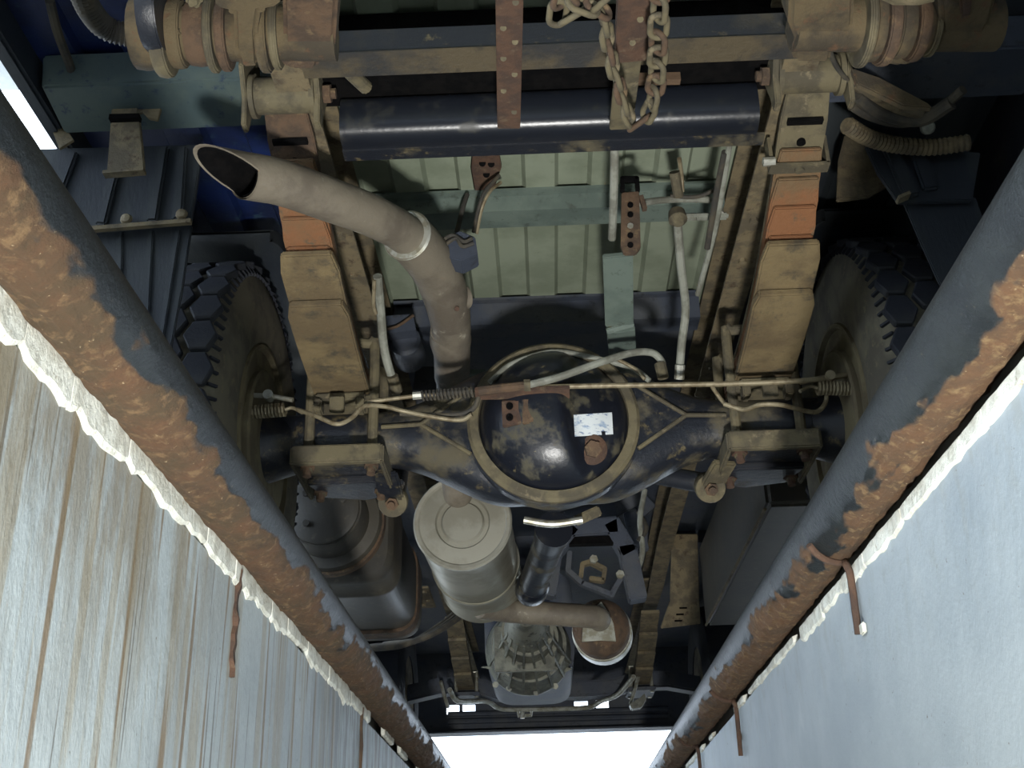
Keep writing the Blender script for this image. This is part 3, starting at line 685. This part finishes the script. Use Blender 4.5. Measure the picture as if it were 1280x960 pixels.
B(MB().tube([ws[i0]-(ws[i0+1]-ws[i0])*.06, ws[i0]+(ws[i0+1]-ws[i0])*.12], [rr+.0115, rr+.008], 28), 'weld_seam', 'zinc', tpo)
B(MB().tube(ws[2:i0+1], [rr+.004+.006*min(1, max(0, (i_-6)/8)) for i_ in range(len(ws[2:i0+1]))], 28, cap=True), 'elbow_sleeve', 'pipe', tpo, smooth=60)
B(MB().tube([P(561, 412, y=2.155), P(563, 424, y=2.195), P(564, 438, y=2.24)], [rr+.003, rr+.009, rr+.004], 28), 'collar', 'pipe', tpo)
tabp = P(572, 375, y=2.04); B(MB().cyl(tabp+V(-.005, -.004, 0), tabp+V(.02, .006, .01), .024, 16), 'hanger_tab', 'pipe', tpo, bevel=.002)
B(MB().cyl(P(570, 386, y=2.02), P(571, 386, y=2.0), .005, 8), 'tab_bolt', 'redrust', tpo)
# ---- muffler
mz = P(578, 652, y=2.72).z; m0 = P(578, 652, y=2.72); m1 = P(590, 737, z=mz); m1 = V(m0.x+.015, 3.30, mz+.008)
ax = (m1-m0).normalized(); R_ = .118; L_ = (m1-m0).length
muf = B(MB().lathe(m0, ax, [(.012, .02), (.012, R_), (L_, R_), (L_+.006, R_+.003), (L_+.012, R_), (L_+.02, .03)], 64), 'muffler', 'steel', smooth=50, label='shiny stainless steel exhaust muffler drum')
B(MB().lathe(m0, ax*-1, [(-.02, R_+.002), (-.004, R_+.004), (.002, R_), (.0, R_-.008), (-.004, R_-.012), (-.002, .072), (-.002, .068), (-.010, .064), (-.010, .054), (-.002, .049), (-.002, 0)], 64), 'end_cap', 'steelend', muf, smooth=20, label='pressed end cap with round dimple')
B(MB().lathe(m0+ax*(L_*.62), ax, [(0, R_+.001), (.003, R_+.004), (.014, R_+.004), (.017, R_+.001)], 64), 'clamp_band', 'steel', muf)
q0 = m0+ax*(L_*.62+.008)+V(R_*.86, 0, -R_*.60); B(MB().beam(q0+V(-.03, -.02, -.012), q0+V(.012, .02, .02), .012, .012), 'clamp_screw', 'zinc', muf, bevel=.002)
o_in = m0+V(-.01, 0, .075); B(MB().tube(spl([o_in+ax*.0, o_in-ax*.02+V(0, 0, .0), P(566, 560, y=2.62), P(565, 500, y=2.48), P(565, 470, y=2.36)], 6), .036, 24), 'outlet_pipe', 'pipe', muf)
# inlet pipe to the catalytic converter
z1 = P(640, 762, y=3.3).z
ip = [P(600, 758, y=3.22), P(640, 764, y=3.30), P(700, 768, y=3.33), P(742, 771, y=3.36), P(750, 775, y=3.40)]
B(MB().tube(spl(ip, 6), .034, 24), 'exhaust_pipe', 'pipe', smooth=60, label='straight exhaust pipe between muffler and converter')
c0 = P(750, 782, y=3.42); c1 = c0+V(.03, .34, .03)
cat_ = B(MB().lathe(c0, c1-c0, [(0, .036), (.01, .06), (.035, .082), (.05, .086), (.26, .086), (.29, .06), (.33, .04)], 40), 'catalytic_converter', 'rust', smooth=45, label='rusty catalytic converter with bright heat shield')
B(MB().lathe(c0+(c1-c0)*.35, c1-c0, [(0, .088), (.003, .092), (.10, .092), (.103, .088)], 40), 'heat_shield', 'zinc', cat_)
fl = [V(math.cos(a)*r_, 0, math.sin(a)*r_) for a, r_ in ((-.8, .07), (0, .045), (.7, .046), (1.4, .07), (2.2, .046), (2.9, .046), (3.9, .07), (4.8, .046))]
B(MB().prism([c0+V(-.005, -.012, 0)+p for p in fl], V(0, .01, 0)), 'flange', 'zinc', cat_, bevel=.001)
# ---- propeller shaft and pinion
pn = V(T, AY+.07, AZ-.0)
pin = B(MB().lathe(V(T, AY+.05, AZ), (0, 1, .0), [(0, .13), (.08, .10), (.16, .062), (.22, .055), (.22, .07), (.24, .07), (.24, .0)], 32), 'pinion_housing', 'axle', axle, smooth=50)
s0 = P(690, 668, y=2.62); s1 = P(664, 738, y=3.05)
sh = B(MB().tube([s0, s1], .038, 28), 'propeller_shaft', 'gloss', smooth=50, label='glossy black propeller shaft')
B(MB().tube([s0-(s1-s0)*.08, s0+(s1-s0)*.10], [.044, .039], 28), 'yoke', 'tubegloss', sh)
B(MB().lathe(s1, s1-s0, [(-.06, .039), (-.05, .044), (0, .044), (.02, .03), (.05, .03), (.05, 0)], 24), 'universal_joint', 'gloss', sh)
B(MB().tube(spl([P(655, 650, y=2.30), P(690, 655, y=2.30), P(728, 650, y=2.30)], 5), .008, 10), 'banjo_glint', 'zinc', axle)  # bright zinc bar stands in for the reflection under the banjo
B(MB().beam(P(718, 652, y=2.33), P(750, 638, y=2.33), .022, .016, (0, 1, .3)), 'casting_lug', 'dust', axle, bevel=.003)
# ---- tanks
t0 = P(402, 634, y=2.74)
at_ = B(MB().lathe(t0, (.02, 1, .015), [(0, .0), (0, .08), (.006, .092), (.012, .094), (.012, .098), (.02, .101), (.10, .103), (.105, .128), (.115, .134), (.15, .136), (.155, .13)], 48), 'air_tank', 'tank', smooth=40, label='black round air tank with stepped end')
B(MB().lathe(t0+V(.002, .118, 0), (.02, 1, .015), [(0, .137), (.0, .14), (.028, .14), (.028, .137)], 48), 'strap', 'rust', at_)
for a in (.3, 1.2, 2.4, 4.0): B(MB().hexnut(t0+V(math.cos(a)*.055, 0, math.sin(a)*.055), (0, -1, 0), .009, .008), 'end_bolt', 'tank', at_)
def rbox(c, hx, hz, y0, y1, r, steps=((0, 1.0), (1, 1.0)), n=40, p=4.5):
    rings = []
    for t, k in steps:
        ring = []
        for j in range(n):
            a = 2*math.pi*j/n; cc, ss = math.cos(a), math.sin(a)
            ring.append(V(c[0]+hx*k*math.copysign(abs(cc)**(2/p), cc), y0+(y1-y0)*t, c[1]+hz*k*math.copysign(abs(ss)**(2/p), ss)))
        rings.append(ring)
    return MB().loft(rings)
ft = B(rbox((t0.x+.01, t0.z+.0), .145, .135, 2.94, 3.62, .05, ((0, .9), (.02, .98), (.05, 1), (.2, 1), (.21, 1.03), (.25, 1.03), (.26, 1), (.9, 1), (.93, 1.04), (1, 1.04))), 'side_tank', 'tank', smooth=40, label='black rounded side tank with pressed rims')
B(rbox((t0.x+.005, t0.z), .155, .146, 3.50, 3.57, .05), 'strap', 'rust', ft, smooth=40)
for k_ in range(3):
    B(MB().tube(spl([P(440+20*k_, 812-3*k_, y=3.75+.05*k_), P(505+12*k_, 806-4*k_, y=3.75), P(552+12*k_, 780-5*k_, y=3.8), P(585, 752, y=3.9)], 6), .010, 10), 'fuel_hose', 'dhose')
# fuel tank, right
f0 = P(965, 632, z=.40); f1 = P(878, 783, z=.40)
xa = (f0.x+f1.x)/2
tk = B(MB().prism([V(xa, f0.y, .40), V(.84, f0.y, .40), V(.84, f0.y, .68), V(xa, f0.y, .68)], V(0, f1.y-f0.y, 0)), 'fuel_tank', 'tank', bevel=.012, seg=3, label='large black box fuel tank')
B(MB().beam(V(xa-.002, f0.y+.02, .399), V(xa-.002, f1.y-.02, .399), .008, .008), 'ridge_highlight', 'frame', tk, bevel=.002)  # lighter strip paints the highlight along the tank's ridge
yy = P(852, 768, z=.44).y
bk = B(MB().prism([P(x, y_, y=yy) for x, y_ in ((838, 752), (874, 750), (876, 780), (826, 786))], V(0, .02, .01)), 'tank_bracket', 'frame', bevel=.002, label='dusty plate bracket beside the fuel tank')
B(MB().prism([P(x, y_, y=yy) for x, y_ in ((840, 668), (872, 668), (874, 750), (838, 752))], V(0, .02, .01)), 'upright', 'frame', bk, bevel=.002)
for q in ((854, 760), (850, 768), (848, 776)): B(MB().box(P(q[0], q[1], y=yy-.002), (.026, .004, .005)), 'slot', 'soot_shade', bk)
for px, py, s in ((808, 735, 1), (530, 745, -1)):
    pp = P(px, py, z=RZ-.002); rl = B(MB().bb((pp.x-.035, pp.y-.16, RZ-.012), (pp.x+.035, pp.y+.16, RZ-.004)), 'splice_plate', 'frame', bevel=.003, label='bolted splice plate under the frame rail')
    for k_ in range(4): B(MB().hexnut((pp.x+.012*(-1)**k_, pp.y-.11+.07*k_, RZ-.012), (0, 0, -1), .010, .008), 'bolt', 'frame', rl)
cyb = P(855, 596, y=2.75); B(MB().hexnut(cyb, (0, -1, -.3), .02, .02), 'frame_bolt', 'redrust')
# ---- gearbox support cross member
def sq(name, pix, y, w_, h_, m, lab=None, parent=truck, bev=.004):
    pts = [P(a, b_, y=y) for a, b_ in pix]; b = MB()
    for a, c in zip(pts[:-1], pts[1:]):
        d_ = (c-a).normalized(); b.beam(a-d_*w_*.3, c+d_*w_*.3, h_, w_, d_.cross(V(0, 1, 0)))
    return B(b, name, m, parent, bevel=bev, label=lab)
gs = sq('gearbox_support', [(684, 740), (692, 690), (712, 664), (766, 660), (784, 690), (796, 745)], 3.15, .05, .06, 'under', 'dark pressed gearbox support frame')
sq('support_loop', [(712, 692), (710, 714), (728, 730), (764, 744), (776, 724)], 3.12, .014, .03, 'under', None, gs, .002)
sq('support_loop', [(726, 722), (728, 706), (738, 703), (756, 712), (754, 726), (738, 724)], 3.12, .012, .03, 'frame', None, gs, .002)
B(MB().beam(P(700, 678, y=3.14), P(768, 676, y=3.14), .03, .02), 'slot_bar', 'soot_shade', gs)
for q in ((775, 719), (742, 700)): B(MB().hexnut(P(q[0], q[1], y=3.10), (0, -1, 0), .012, .012), 'bolt', 'zinc', gs)
for k_, (x0, y0_, x1, y1_) in enumerate(((706, 652, 770, 640), (760, 640, 800, 616), (790, 640, 800, 690), (700, 636, 760, 630), (775, 600, 812, 640))):
    B(MB().beam(P(x0, y0_, y=3.5+.1*k_), P(x1, y1_, y=3.5+.1*k_), .06, .03, (0, 1, .2)), 'floor_rib', 'under', bevel=.004)
line('loom', [(806, 612, 3.2), (800, 650, 3.2), (803, 690, 3.2), (794, 720, 3.2)], .008, 'hose')
line('loom', [(798, 640, 3.22), (808, 660, 3.2), (798, 676, 3.2)], .007, 'dhose')
# ---- gearbox and engine
g0 = P(658, 772, y=3.75)
gb = B(MB().lathe(g0, (-.01, 1, .03), [(0, .03), (.05, .05), (.12, .07), (.3, .09), (.42, .115), (.5, .14), (.58, .15), (.60, .16), (.63, .16), (.63, .0)], 40), 'gearbox', 'alu', smooth=40, label='ribbed aluminium gearbox and bell housing')
for k_ in range(8):
    a = math.pi*(1.1+.8*k_/7)
    B(MB().beam(g0+V(math.cos(a)*.065, .12, math.sin(a)*.065), g0+V(math.cos(a)*.155, .58, math.sin(a)*.155+.015), .008, .012, (math.cos(a), 0, math.sin(a))), 'rib', 'alu', gb)
for t, r_ in ((.2, .084), (.34, .10), (.46, .13)): B(MB().lathe(g0+V(0, t, .03*t), (-.01, 1, .03), [(0, r_-.01), (0, r_+.006), (.012, r_+.006), (.012, r_-.01)], 40, closed=True), 'ring_rib', 'alu', gb)
B(MB().bb(g0+V(-.12, .32, -.11), g0+V(.09, .34, .05)), 'gear_flange', 'alu', gb, bevel=.003)
for dx in (-.13, -.08, .02, .09): B(MB().hexnut(g0+V(dx, .6, -.14+abs(dx)*.3), (0, -1, -.2), .012, .012), 'bolt', 'alu', gb)
ez = P(655, 846, y=4.38).z
eg = B(rbox((g0.x, ez+.2), .17, .2, 4.38, 5.0, .05, ((0, 1), (1, 1)), 32, 5), 'engine_block', 'under', smooth=40, label='dark engine block above the front axle')
B(MB().prism([P(x, y_, y=4.34) for x, y_ in ((600, 834), (618, 838), (636, 852), (662, 851), (700, 843), (716, 836), (690, 830), (640, 830))], V(0, .04, .01)), 'oil_sump', 'alu', eg, bevel=.004)
# ---- front: axle beam, springs, stabiliser, cab floor, bumper
FY = 5.2
fa = B(MB().loft([[V(T+x, FY-.05, z-.035), V(T+x, FY+.05, z-.035), V(T+x, FY+.05, z+.035), V(T+x, FY-.05, z+.035)] for x, z in ((-.70, .40), (-.5, .44), (-.36, .44), (-.25, .41), (.25, .41), (.36, .44), (.5, .44), (.70, .40))]), 'front_axle', 'under', bevel=.008, label='dark dropped front axle beam')
for s in (-1, 1):
    xc = T+s*.38
    b0 = MB().loft([[V(xc-.035, y, z), V(xc+.035, y, z), V(xc+.035, y, z+.012), V(xc-.035, y, z+.012)] for y, z in ((4.45, .56), (4.7, .50), (4.95, .465), (5.2, .455), (5.45, .465), (5.7, .50), (5.95, .56))])
    fs = B(b0, 'front_spring', 'frame', smooth=40, label='front leaf spring under the engine')
    for k_, (ya, yb2) in enumerate(((4.6, 5.8), (4.75, 5.65), (4.9, 5.5))):
        zz = lambda y: .455+.19*(y-5.2)**2-.013*(k_+1)
        B(MB().loft([[V(xc-.036, y, zz(y)), V(xc+.036, y, zz(y)), V(xc+.036, y, zz(y)+.011), V(xc-.036, y, zz(y)+.011)] for y in [ya+(yb2-ya)*i/8 for i in range(9)]]), 'leaf', 'frame', fs, smooth=40)
    for dy in (-.07, .07):
        B(MB().tube([V(xc-.045, FY+dy, .38), V(xc-.045, FY+dy, .49), V(xc+.045, FY+dy, .49), V(xc+.045, FY+dy, .38)], .009, 8), 'u_bolt', 'zinc', fs)
    B(MB().bb((xc-.06, FY-.1, .385), (xc+.06, FY+.1, .40)), 'spring_plate', 'under', fs, bevel=.003)
st = [(562, 862, 4.9), (572, 876, 5.0), (600, 876, 5.2), (612, 878, 5.25), (626, 886, 5.35), (655, 887, 5.35), (700, 886, 5.35), (736, 884, 5.35), (752, 876, 5.25), (772, 868, 5.1), (792, 846, 4.9)]
line('stabiliser_bar', st, .011, 'zinc', 5, 'bright curved stabiliser bar')
B(MB().tube([P(648, 889, y=5.34), P(648, 895, y=5.34), P(664, 894, y=5.34), P(664, 888, y=5.34)], .008, 8), 'bar_clamp', 'zinc')
B(MB().cyl(P(653, 890, y=5.33), P(653, 898, y=5.33), .010, 8), 'bar_bolt', 'zinc')
line('brake_line', [(551, 852, 5.0), (555, 868, 5.05), (560, 884, 5.1)], .008, 'zinc')
line('brake_line', [(798, 846, 5.0), (794, 860, 5.05), (788, 880, 5.1)], .008, 'zinc')
B(MB().prism([P(x, y_, y=5.0) for x, y_ in ((787, 880), (800, 872), (806, 866), (808, 874), (802, 884), (790, 886))], V(0, .06, 0)), 'stay_bracket', 'alu', bevel=.003)
B(MB().bb((-.86, 4.33, .80), (.91, 6.25, .90)), 'cab_floor', 'under', label='dark underside of the cab')
B(MB().bb((-.86, 4.33, .30), (-.84, 6.25, .80)), 'cab_side', 'under'); B(MB().bb((.89, 4.33, .30), (.91, 6.25, .80)), 'cab_side', 'under')
# front valance with four real openings
VY = 6.2
zb = lambda x: .40
holes = [(558, 574, 879, 888), (578, 594, 880, 890), (718, 735, 876, 886), (745, 761, 875, 884)]
hz0 = P(690, 889, y=VY).z; hz1 = P(690, 877, y=VY).z
xs = [-.86]+[v_ for h_ in holes for v_ in (P(h_[0], 882, y=VY).x, P(h_[1], 882, y=VY).x)]+[.91]
b = MB(); zlow = P(690, 913, y=VY).z
b.bb((-.86, VY, zlow), (.91, VY+.03, hz0)); b.bb((-.86, VY, hz1), (.91, VY+.03, .82))
for k_ in range(0, len(xs), 2): b.bb((xs[k_], VY, hz0), (xs[k_+1], VY+.03, hz1))
va = B(b, 'front_valance', 'under', smooth=0, label='dark front valance with small openings')
for py, r_ in ((890, .014), (899, .016)): B(MB().tube([P(560, py+3, y=VY-.005), P(835, py-4, y=VY-.005)], r_, 10), 'ridge', 'under', va)
B(MB().bb((-.86, VY-.08, zlow-.01), (.91, VY+.05, zlow)), 'bottom_lip', 'under', va, bevel=.003)
# front wheels, dark and far
for s in (-1, 1):
    o = V(T+s*.72, FY, .38)
    tf = B(MB().lathe(o, (s, 0, 0), [(-.085, .2), (-.095, .26), (-.09, .32), (-.075, .37), (0, .38), (.075, .37), (.09, .32), (.095, .26), (.085, .2)], 48, closed=True), 'tyre', 'rubber', smooth=50, label='front tyre in the dark beyond the tanks')
    B(MB().lathe(o, (s, 0, 0), [(-.08, .205), (-.05, .19), (.0, .17), (.02, .17), (.02, 0), (-.06, 0), (-.06, .08), (-.04, .16)], 32), 'wheel_rim', 'frame', tf)
# ---- wheel arches, mudguards
for s in (-1, 1):
    xi, xo = (T+s*.56, -.83 if s < 0 else .88); v = []; f = []; n = 20
    for i in range(n+1):
        a = math.radians(62)+math.radians(100)*i/n; y = AY-.44*math.cos(a)*1.02; z = WR+.435*math.sin(a)
        v += [V(xi, y, z), V(xo, y, z), V(xo, y, z+.006), V(xi, y, z+.006), V(xi, y, z-.022), V(xi-s*.006, y, z-.022), V(xi-s*.006, y, z+.006)]
    for i in range(n):
        q = i*7; r_ = q+7
        f += [(q, q+1, r_+1, r_), (q+2, q+3, r_+3, r_+2), (q+1, q+2, r_+2, r_+1), (q+3, q, r_, r_+3), (q, q+4, r_+4, r_), (q+4, q+5, r_+5, r_+4), (q+5, q+6, r_+6, r_+5), (q+6, q+3, r_+3, r_+6)]
    B(MB().add(v, f), 'wheel_arch', 'plastic', smooth=40, label='dark plastic wheel arch over the rear tyre')
def plate(name, pix, y, th, m, lab=None, bev=.002, parent=truck, dy=0):
    return B(MB().prism([P(a, b_, y=y) for a, b_ in pix], V(0, th, dy)), name, m, parent, bevel=bev, label=lab)
mg = plate('mudguard', [(36, 186), (252, 180), (247, 222), (238, 277), (100, 290)], 1.70, .012, 'plastic', 'dark mudguard panel beside the tailpipe mouth')
for x0, y0_, x1, y1_ in ((92, 190, 58, 280), (150, 186, 126, 282), (205, 184, 190, 278), (228, 184, 222, 276)):
    B(MB().beam(P(x0, y0_, y=1.695), P(x1, y1_, y=1.695), .02, .012, (0, 1, 0)), 'ridge', 'plastic', mg, bevel=.004)
B(MB().beam(P(98, 288, y=1.69), P(239, 277, y=1.69), .010, .008), 'hem', 'frame', mg)
for q in ((158, 274), (227, 268)): B(MB().lathe(P(q[0], q[1], y=1.69), (0, -1, 0), [(0, .011), (.006, .008), (.008, 0)], 12), 'rivet', 'wire', mg)
fl_ = plate('mud_flap', [(96, 288), (240, 281), (228, 360), (212, 445), (130, 445)], 1.725, .008, 'plastic', 'black mud flap behind the rear tyre beside the tailpipe')
for x0, x1 in ((150, 146), (188, 180), (222, 198)): B(MB().beam(P(x0, 288, y=1.722), P(x1, 440, y=1.722), .012, .006, (0, 1, 0)), 'ridge', 'plastic', fl_, bevel=.002)
mg2 = plate('mudguard', [(1082, 180), (1226, 190), (1216, 250), (1124, 252), (1098, 215)], 1.72, .012, 'plastic', 'dark mudguard panel under the ribbed hose')
for x0, y0_, x1, y1_ in ((1112, 184, 1140, 246), (1146, 188, 1164, 238)): B(MB().beam(P(x0, y0_, y=1.715), P(x1, y1_, y=1.715), .03, .012, (0, 1, 0)), 'ridge', 'plastic', mg2, bevel=.004)
B(MB().beam(P(1122, 250, y=1.71), P(1136, 244, y=1.71), .02, .006), 'bent_tab', 'wire', mg2)
plate('mud_flap', [(1128, 248), (1220, 246), (1246, 320), (1180, 366), (1150, 300)], 1.74, .008, 'plastic', 'black mud flap behind the rear tyre below the ribbed hose')
hbk = plate('hanger_bracket', [(140, 122), (172, 120), (173, 146), (175, 150), (180, 200), (180, 214), (160, 214), (133, 218), (138, 152)], 1.60, .008, 'frame', 'bent dusty bracket hanging before the mudguard')
plate('bracket_ear', [(172, 121), (196, 116), (203, 130), (197, 150), (186, 148), (178, 140), (172, 142)], 1.603, .006, 'frame', None, .001, hbk)
B(MB().beam(P(130, 218, y=1.592), P(181, 214, y=1.592), .016, .006), 'bracket_lip', 'frame', hbk)
B(MB().beam(P(138, 149, y=1.597), P(175, 148, y=1.597), .016, .01), 'bracket_step', 'soot_shade', hbk)
B(MB().cyl(P(157, 127, y=1.602), P(157, 127, y=1.596), .008, 12), 'bracket_hole', 'soot_shade', hbk)
plate('bracket_ear', [(60, 150), (82, 158), (92, 175), (74, 186)], 1.66, .006, 'frame', None, .001, hbk)
# inner fender plates seen beside the springs
plate('fender_plate', [(1056, 168), (1084, 176), (1110, 232), (1084, 246), (1046, 250), (1048, 200)], 1.78, .01, 'frame', 'mud splashed inner fender plate by the ribbed hose')
# ---- hoses and wiring in the rear corners
def ribbed(name, pix, z, r, m, lab, k=14):
    pts = spl([P(a, b_, z=z) for a, b_ in pix], k); return B(MB().tube(pts, [r*(1 if i % 2 else .84) for i in range(len(pts))], 14), name, m, smooth=20, label=lab)
ribbed('ribbed_hose', [(1058, 156), (1085, 172), (1120, 181), (1165, 184), (1212, 178)], .70, .0155, 'frame', 'dusty ribbed hose beside the leaf spring')
ribbed('ribbed_hose', [(98, -20), (112, 12), (134, 36), (172, 46)], .66, .018, 'dhose', 'black ribbed conduit by the tail lift hinge')
for k_, pix in enumerate(([(1062, 96), (1085, 112), (1120, 132), (1150, 140)], [(1064, 132), (1090, 146), (1130, 154), (1170, 140), (1204, 112)], [(1070, 118), (1100, 140), (1150, 150), (1190, 128)], [(1036, 60), (1046, 84), (1066, 108)])):
    B(MB().tube(spl([P(a, b_, z=.70-.004*k_) for a, b_ in pix], 6), (.013, .008, .012, .004)[k_], 10), 'wiring_loom', ('frame', 'dhose', 'dhose', 'dhose')[k_])
plate('tail_stay', [(1064, 84), (1100, 96), (1160, 128), (1166, 134), (1130, 132), (1072, 104)], 1.40, .012, 'rust2', 'muddy flat stay behind the tail lift hinge')
B(MB().lathe(P(1158, 160, z=.73), (0, -1, -.6), [(0, .012), (.012, .012), (.016, .008), (.016, 0)], 12), 'connector', 'hose')
B(MB().tube(spl([P(a, b_, z=.82) for a, b_ in ((62, 0), (72, 40), (88, 84), (98, 118))], 6), .008, 8), 'wiring_loom', 'dhose')
B(MB().cyl(P(437, 90, z=.63), P(458, 110, z=.64), .011, 12), 'pin', 'dust', bevel=.002, label='loose dusty pin by the cross tube')
# ---- fittings under the floor, between the rails
tb_ = B(MB().prism([P(x, y_, z=FZ-.002) for x, y_ in ((590, 186), (622, 184), (627, 210), (618, 236), (612, 244), (594, 246), (588, 210))], V(0, 0, .012)), 'tow_plate', 'redrust', bevel=.002, label='rusted plate with holes welded under the floor')
for q in ((603, 204), (614, 205), (608, 218)): B(MB().cyl(P(q[0], q[1], z=FZ-.004), P(q[0], q[1], z=FZ), .007, 10), 'plate_hole', 'soot_shade', tb_)
def zline(name, pix, r, m, lab=None): return B(MB().tube(spl([P(a, b_, z=c) for a, b_, c in pix], 6), r, 8), name, m, label=lab)
zline('wire', [(624, 219, .84), (606, 240, .80), (598, 262, .77), (592, 290, .75)], .004, 'dhose'); zline('wire', [(626, 228, .84), (612, 240, .81), (602, 262, .78), (596, 292, .75)], .0035, 'wire')
zline('wire', [(584, 243, .84), (578, 262, .8), (571, 290, .75)], .005, 'dhose')
jb = plate('junction_box', [(556, 296), (575, 288), (594, 296), (597, 316), (577, 326), (562, 322)], 1.86, .05, 'under', 'dark junction box with loose wires beside the tailpipe')
for pix in ([(553, 300), (566, 294), (580, 302), (590, 298)], [(556, 306), (570, 298), (578, 308), (592, 304)]): B(MB().tube(spl([P(a, b_, y=1.855) for a, b_ in pix], 5), .004, 8), 'wire', 'dhose', jb)
line('hose', [(768, 158, 1.60), (768, 200, 1.66), (767, 250, 1.74), (765, 298, 1.84)], .0075, 'hose', lab='thin straight grey hose below the ochre strap')
hb = plate('rusty_hanger', [(777, 240), (799, 238), (801, 308), (795, 316), (780, 316), (776, 306)], 1.78, .012, 'rust', 'rusty hanging bracket with a row of holes')
for py in (256, 268, 282, 294, 306): pc_ = P(788, py, y=1.778); B(MB().cyl(pc_+V(0, -.001, 0), pc_+V(0, .004, 0), .0055, 10), 'hole', 'soot_shade' if py != 282 else 'zinc', hb)
sq('hanger_clip', [(778, 238), (778, 224), (796, 224), (797, 238)], 1.78, .008, .012, 'soot_shade', None, hb, .001)
B(MB().beam(P(801, 246, y=1.785), P(806, 262, y=1.785), .012, .008), 'hanger_flange', 'rust', hb)
line('hose', [(800, 254, 1.8), (830, 250, 1.84), (870, 249, 1.86), (900, 251, 1.86)], .0065, 'hose')
line('wire', [(838, 245, 1.84), (870, 246, 1.84), (895, 236, 1.83), (902, 228, 1.82)], .004, 'dhose')
ab = sq('valve_arm', [(838, 272), (870, 271), (908, 270)], 1.86, .012, .016, 'hose', 'grey valve arm under the floor')
B(MB().lathe(P(846, 266, y=1.86), (0, -.3, -1), [(0, .008), (.0, .016), (.02, .018), (.03, .01), (.03, 0)], 14), 'valve_body', 'dust', ab)
B(MB().cyl(P(899, 262, y=1.86), P(900, 268, y=1.855), .008, 10), 'arm_bolt', 'zinc', ab)
line('hose', [(847, 276, 1.86), (851, 330, 1.95), (857, 385, 2.05), (852, 430, 2.1), (849, 470, 2.13)], .0085, 'hose', lab='pale vertical brake hose above the axle')
B(MB().cyl(P(850, 456, y=2.115), P(849, 474, y=2.13), .0105, 10), 'hose_end', 'zinc')
line('hose', [(912, 180, 1.64), (904, 230, 1.74), (893, 290, 1.86), (872, 368, 2.04)], .0055, 'hose'); line('wire', [(906, 190, 1.66), (896, 240, 1.76), (884, 310, 1.9)], .006, 'dhose')
line('valve_cable', [(849, 198, 1.74), (852, 220, 1.78), (853, 240, 1.8)], .004, 'wire'); line('valve_cable', [(843, 215, 1.76), (846, 232, 1.78), (848, 244, 1.8)], .010, 'dust')
b = MB()
for (x0, y0_, c0_), (x1, y1_, c1_) in zip(((772, 318, 1.92), (774, 405, 2.12), (776, 412, 2.13)), ((774, 405, 2.12), (776, 412, 2.13), (778, 442, 2.24))):
    b.beam(P(x0, y0_, y=c0_), P(x1, y1_, y=c1_), .058, .012, (0, -.7, -.7))
B(b, 'support_strap', 'teal', bevel=.002, label='grey green flat support strap above the differential')
line('hose', [(472, 345, 1.95), (476, 390, 2.03), (481, 440, 2.10), (495, 488, 2.16)], .009, 'hose', lab='grey brake hose beside the leaf spring')
B(MB().cyl(P(490, 470, y=2.13), P(496, 490, y=2.16), .0125, 10), 'hose_end', 'dust')
cyl0 = P(505, 424, y=2.40); B(MB().lathe(cyl0, (0, 1, .1), [(0, 0), (0, .03), (.008, .038), (.12, .04), (.12, 0)], 24), 'brake_cylinder', 'under', smooth=40, label='dark small cylinder beside the tailpipe')
bx_ = plate('bracket_box', [(482, 394), (516, 392), (520, 412), (484, 416)], 2.36, .06, 'under'); line('wire', [(482, 412, 2.35), (498, 407, 2.35), (517, 394, 2.35)], .0035, 'rust')
line('wire', [(468, 350, 1.95), (467, 380, 2.0), (470, 392, 2.02)], .004, 'wire')
plate('floor_step', [(520, 458), (545, 458), (545, 488), (516, 488)], 2.6, .06, 'under'); plate('floor_tab', [(584, 461), (607, 461), (607, 468), (584, 468)], 2.6, .02, 'teal')
# ------------------------------------------------------------------ the chain
chain = empty('chain', P(800, 70, z=.50), 'rusty steel chain looped over the straps under the tail of the truck', 'chain')
lk = MB(); pts = []
for j in range(20):
    a = 2*math.pi*j/20; pts.append(V(.0105*math.cos(a), 0, .0115*math.sin(a)+(.0095 if math.sin(a) > 0 else -.0095)))
lk.tube(pts, .0042, 8, closed=True); lo_ = lk.build('link', M['dust'], None, smooth=60); lme = lo_.data; bpy.data.objects.remove(lo_)
lk2 = lme.copy(); lk2.materials.clear(); lk2.materials.append(M['rust'])
def run(pix, z, start=0):
    sp_ = spl([P(a, b_, z=zz) for a, b_, zz in pix], 30); acc = 0; nxt = .016; i = 0; n = start
    for a, b_ in zip(sp_[:-1], sp_[1:]):
        L_ = (b_-a).length
        while acc+L_ > nxt:
            t = (nxt-acc)/L_; p = a+(b_-a)*t; d_ = (b_-a).normalized(); u = V(0, -1, -.3).cross(d_).normalized()
            if n % 2: u = (u*.5+d_.cross(u).normalized()*.87).normalized()
            else: u = (u*.96+d_.cross(u).normalized()*.28).normalized()
            w_ = d_.cross(u).normalized()
            o = bpy.data.objects.new('link', lme if n % 3 else lk2); COL.objects.link(o); o.parent = chain; o.matrix_parent_inverse = Matrix.Translation(-chain.location)
            o.matrix_basis = Matrix.Translation(p) @ Matrix((u, w_, d_)).transposed().to_4x4(); n += 1; nxt += .0315
        acc += L_
run([(826, -25, .50), (823, 38, .50), (822, 72, .505), (820, 104, .51), (812, 138, .515), (796, 155, .52), (784, 142, .52), (776, 115, .515), (768, 90, .51), (762, 64, .505), (757, 38, .50), (748, 10, .495), (728, 14, .495), (712, 22, .495), (698, 22, .50), (700, 2, .50), (704, -20, .50)], .5)
run([(768, -10, .485), (744, 8, .485), (722, 4, .485), (706, -12, .485)], .5, 1)
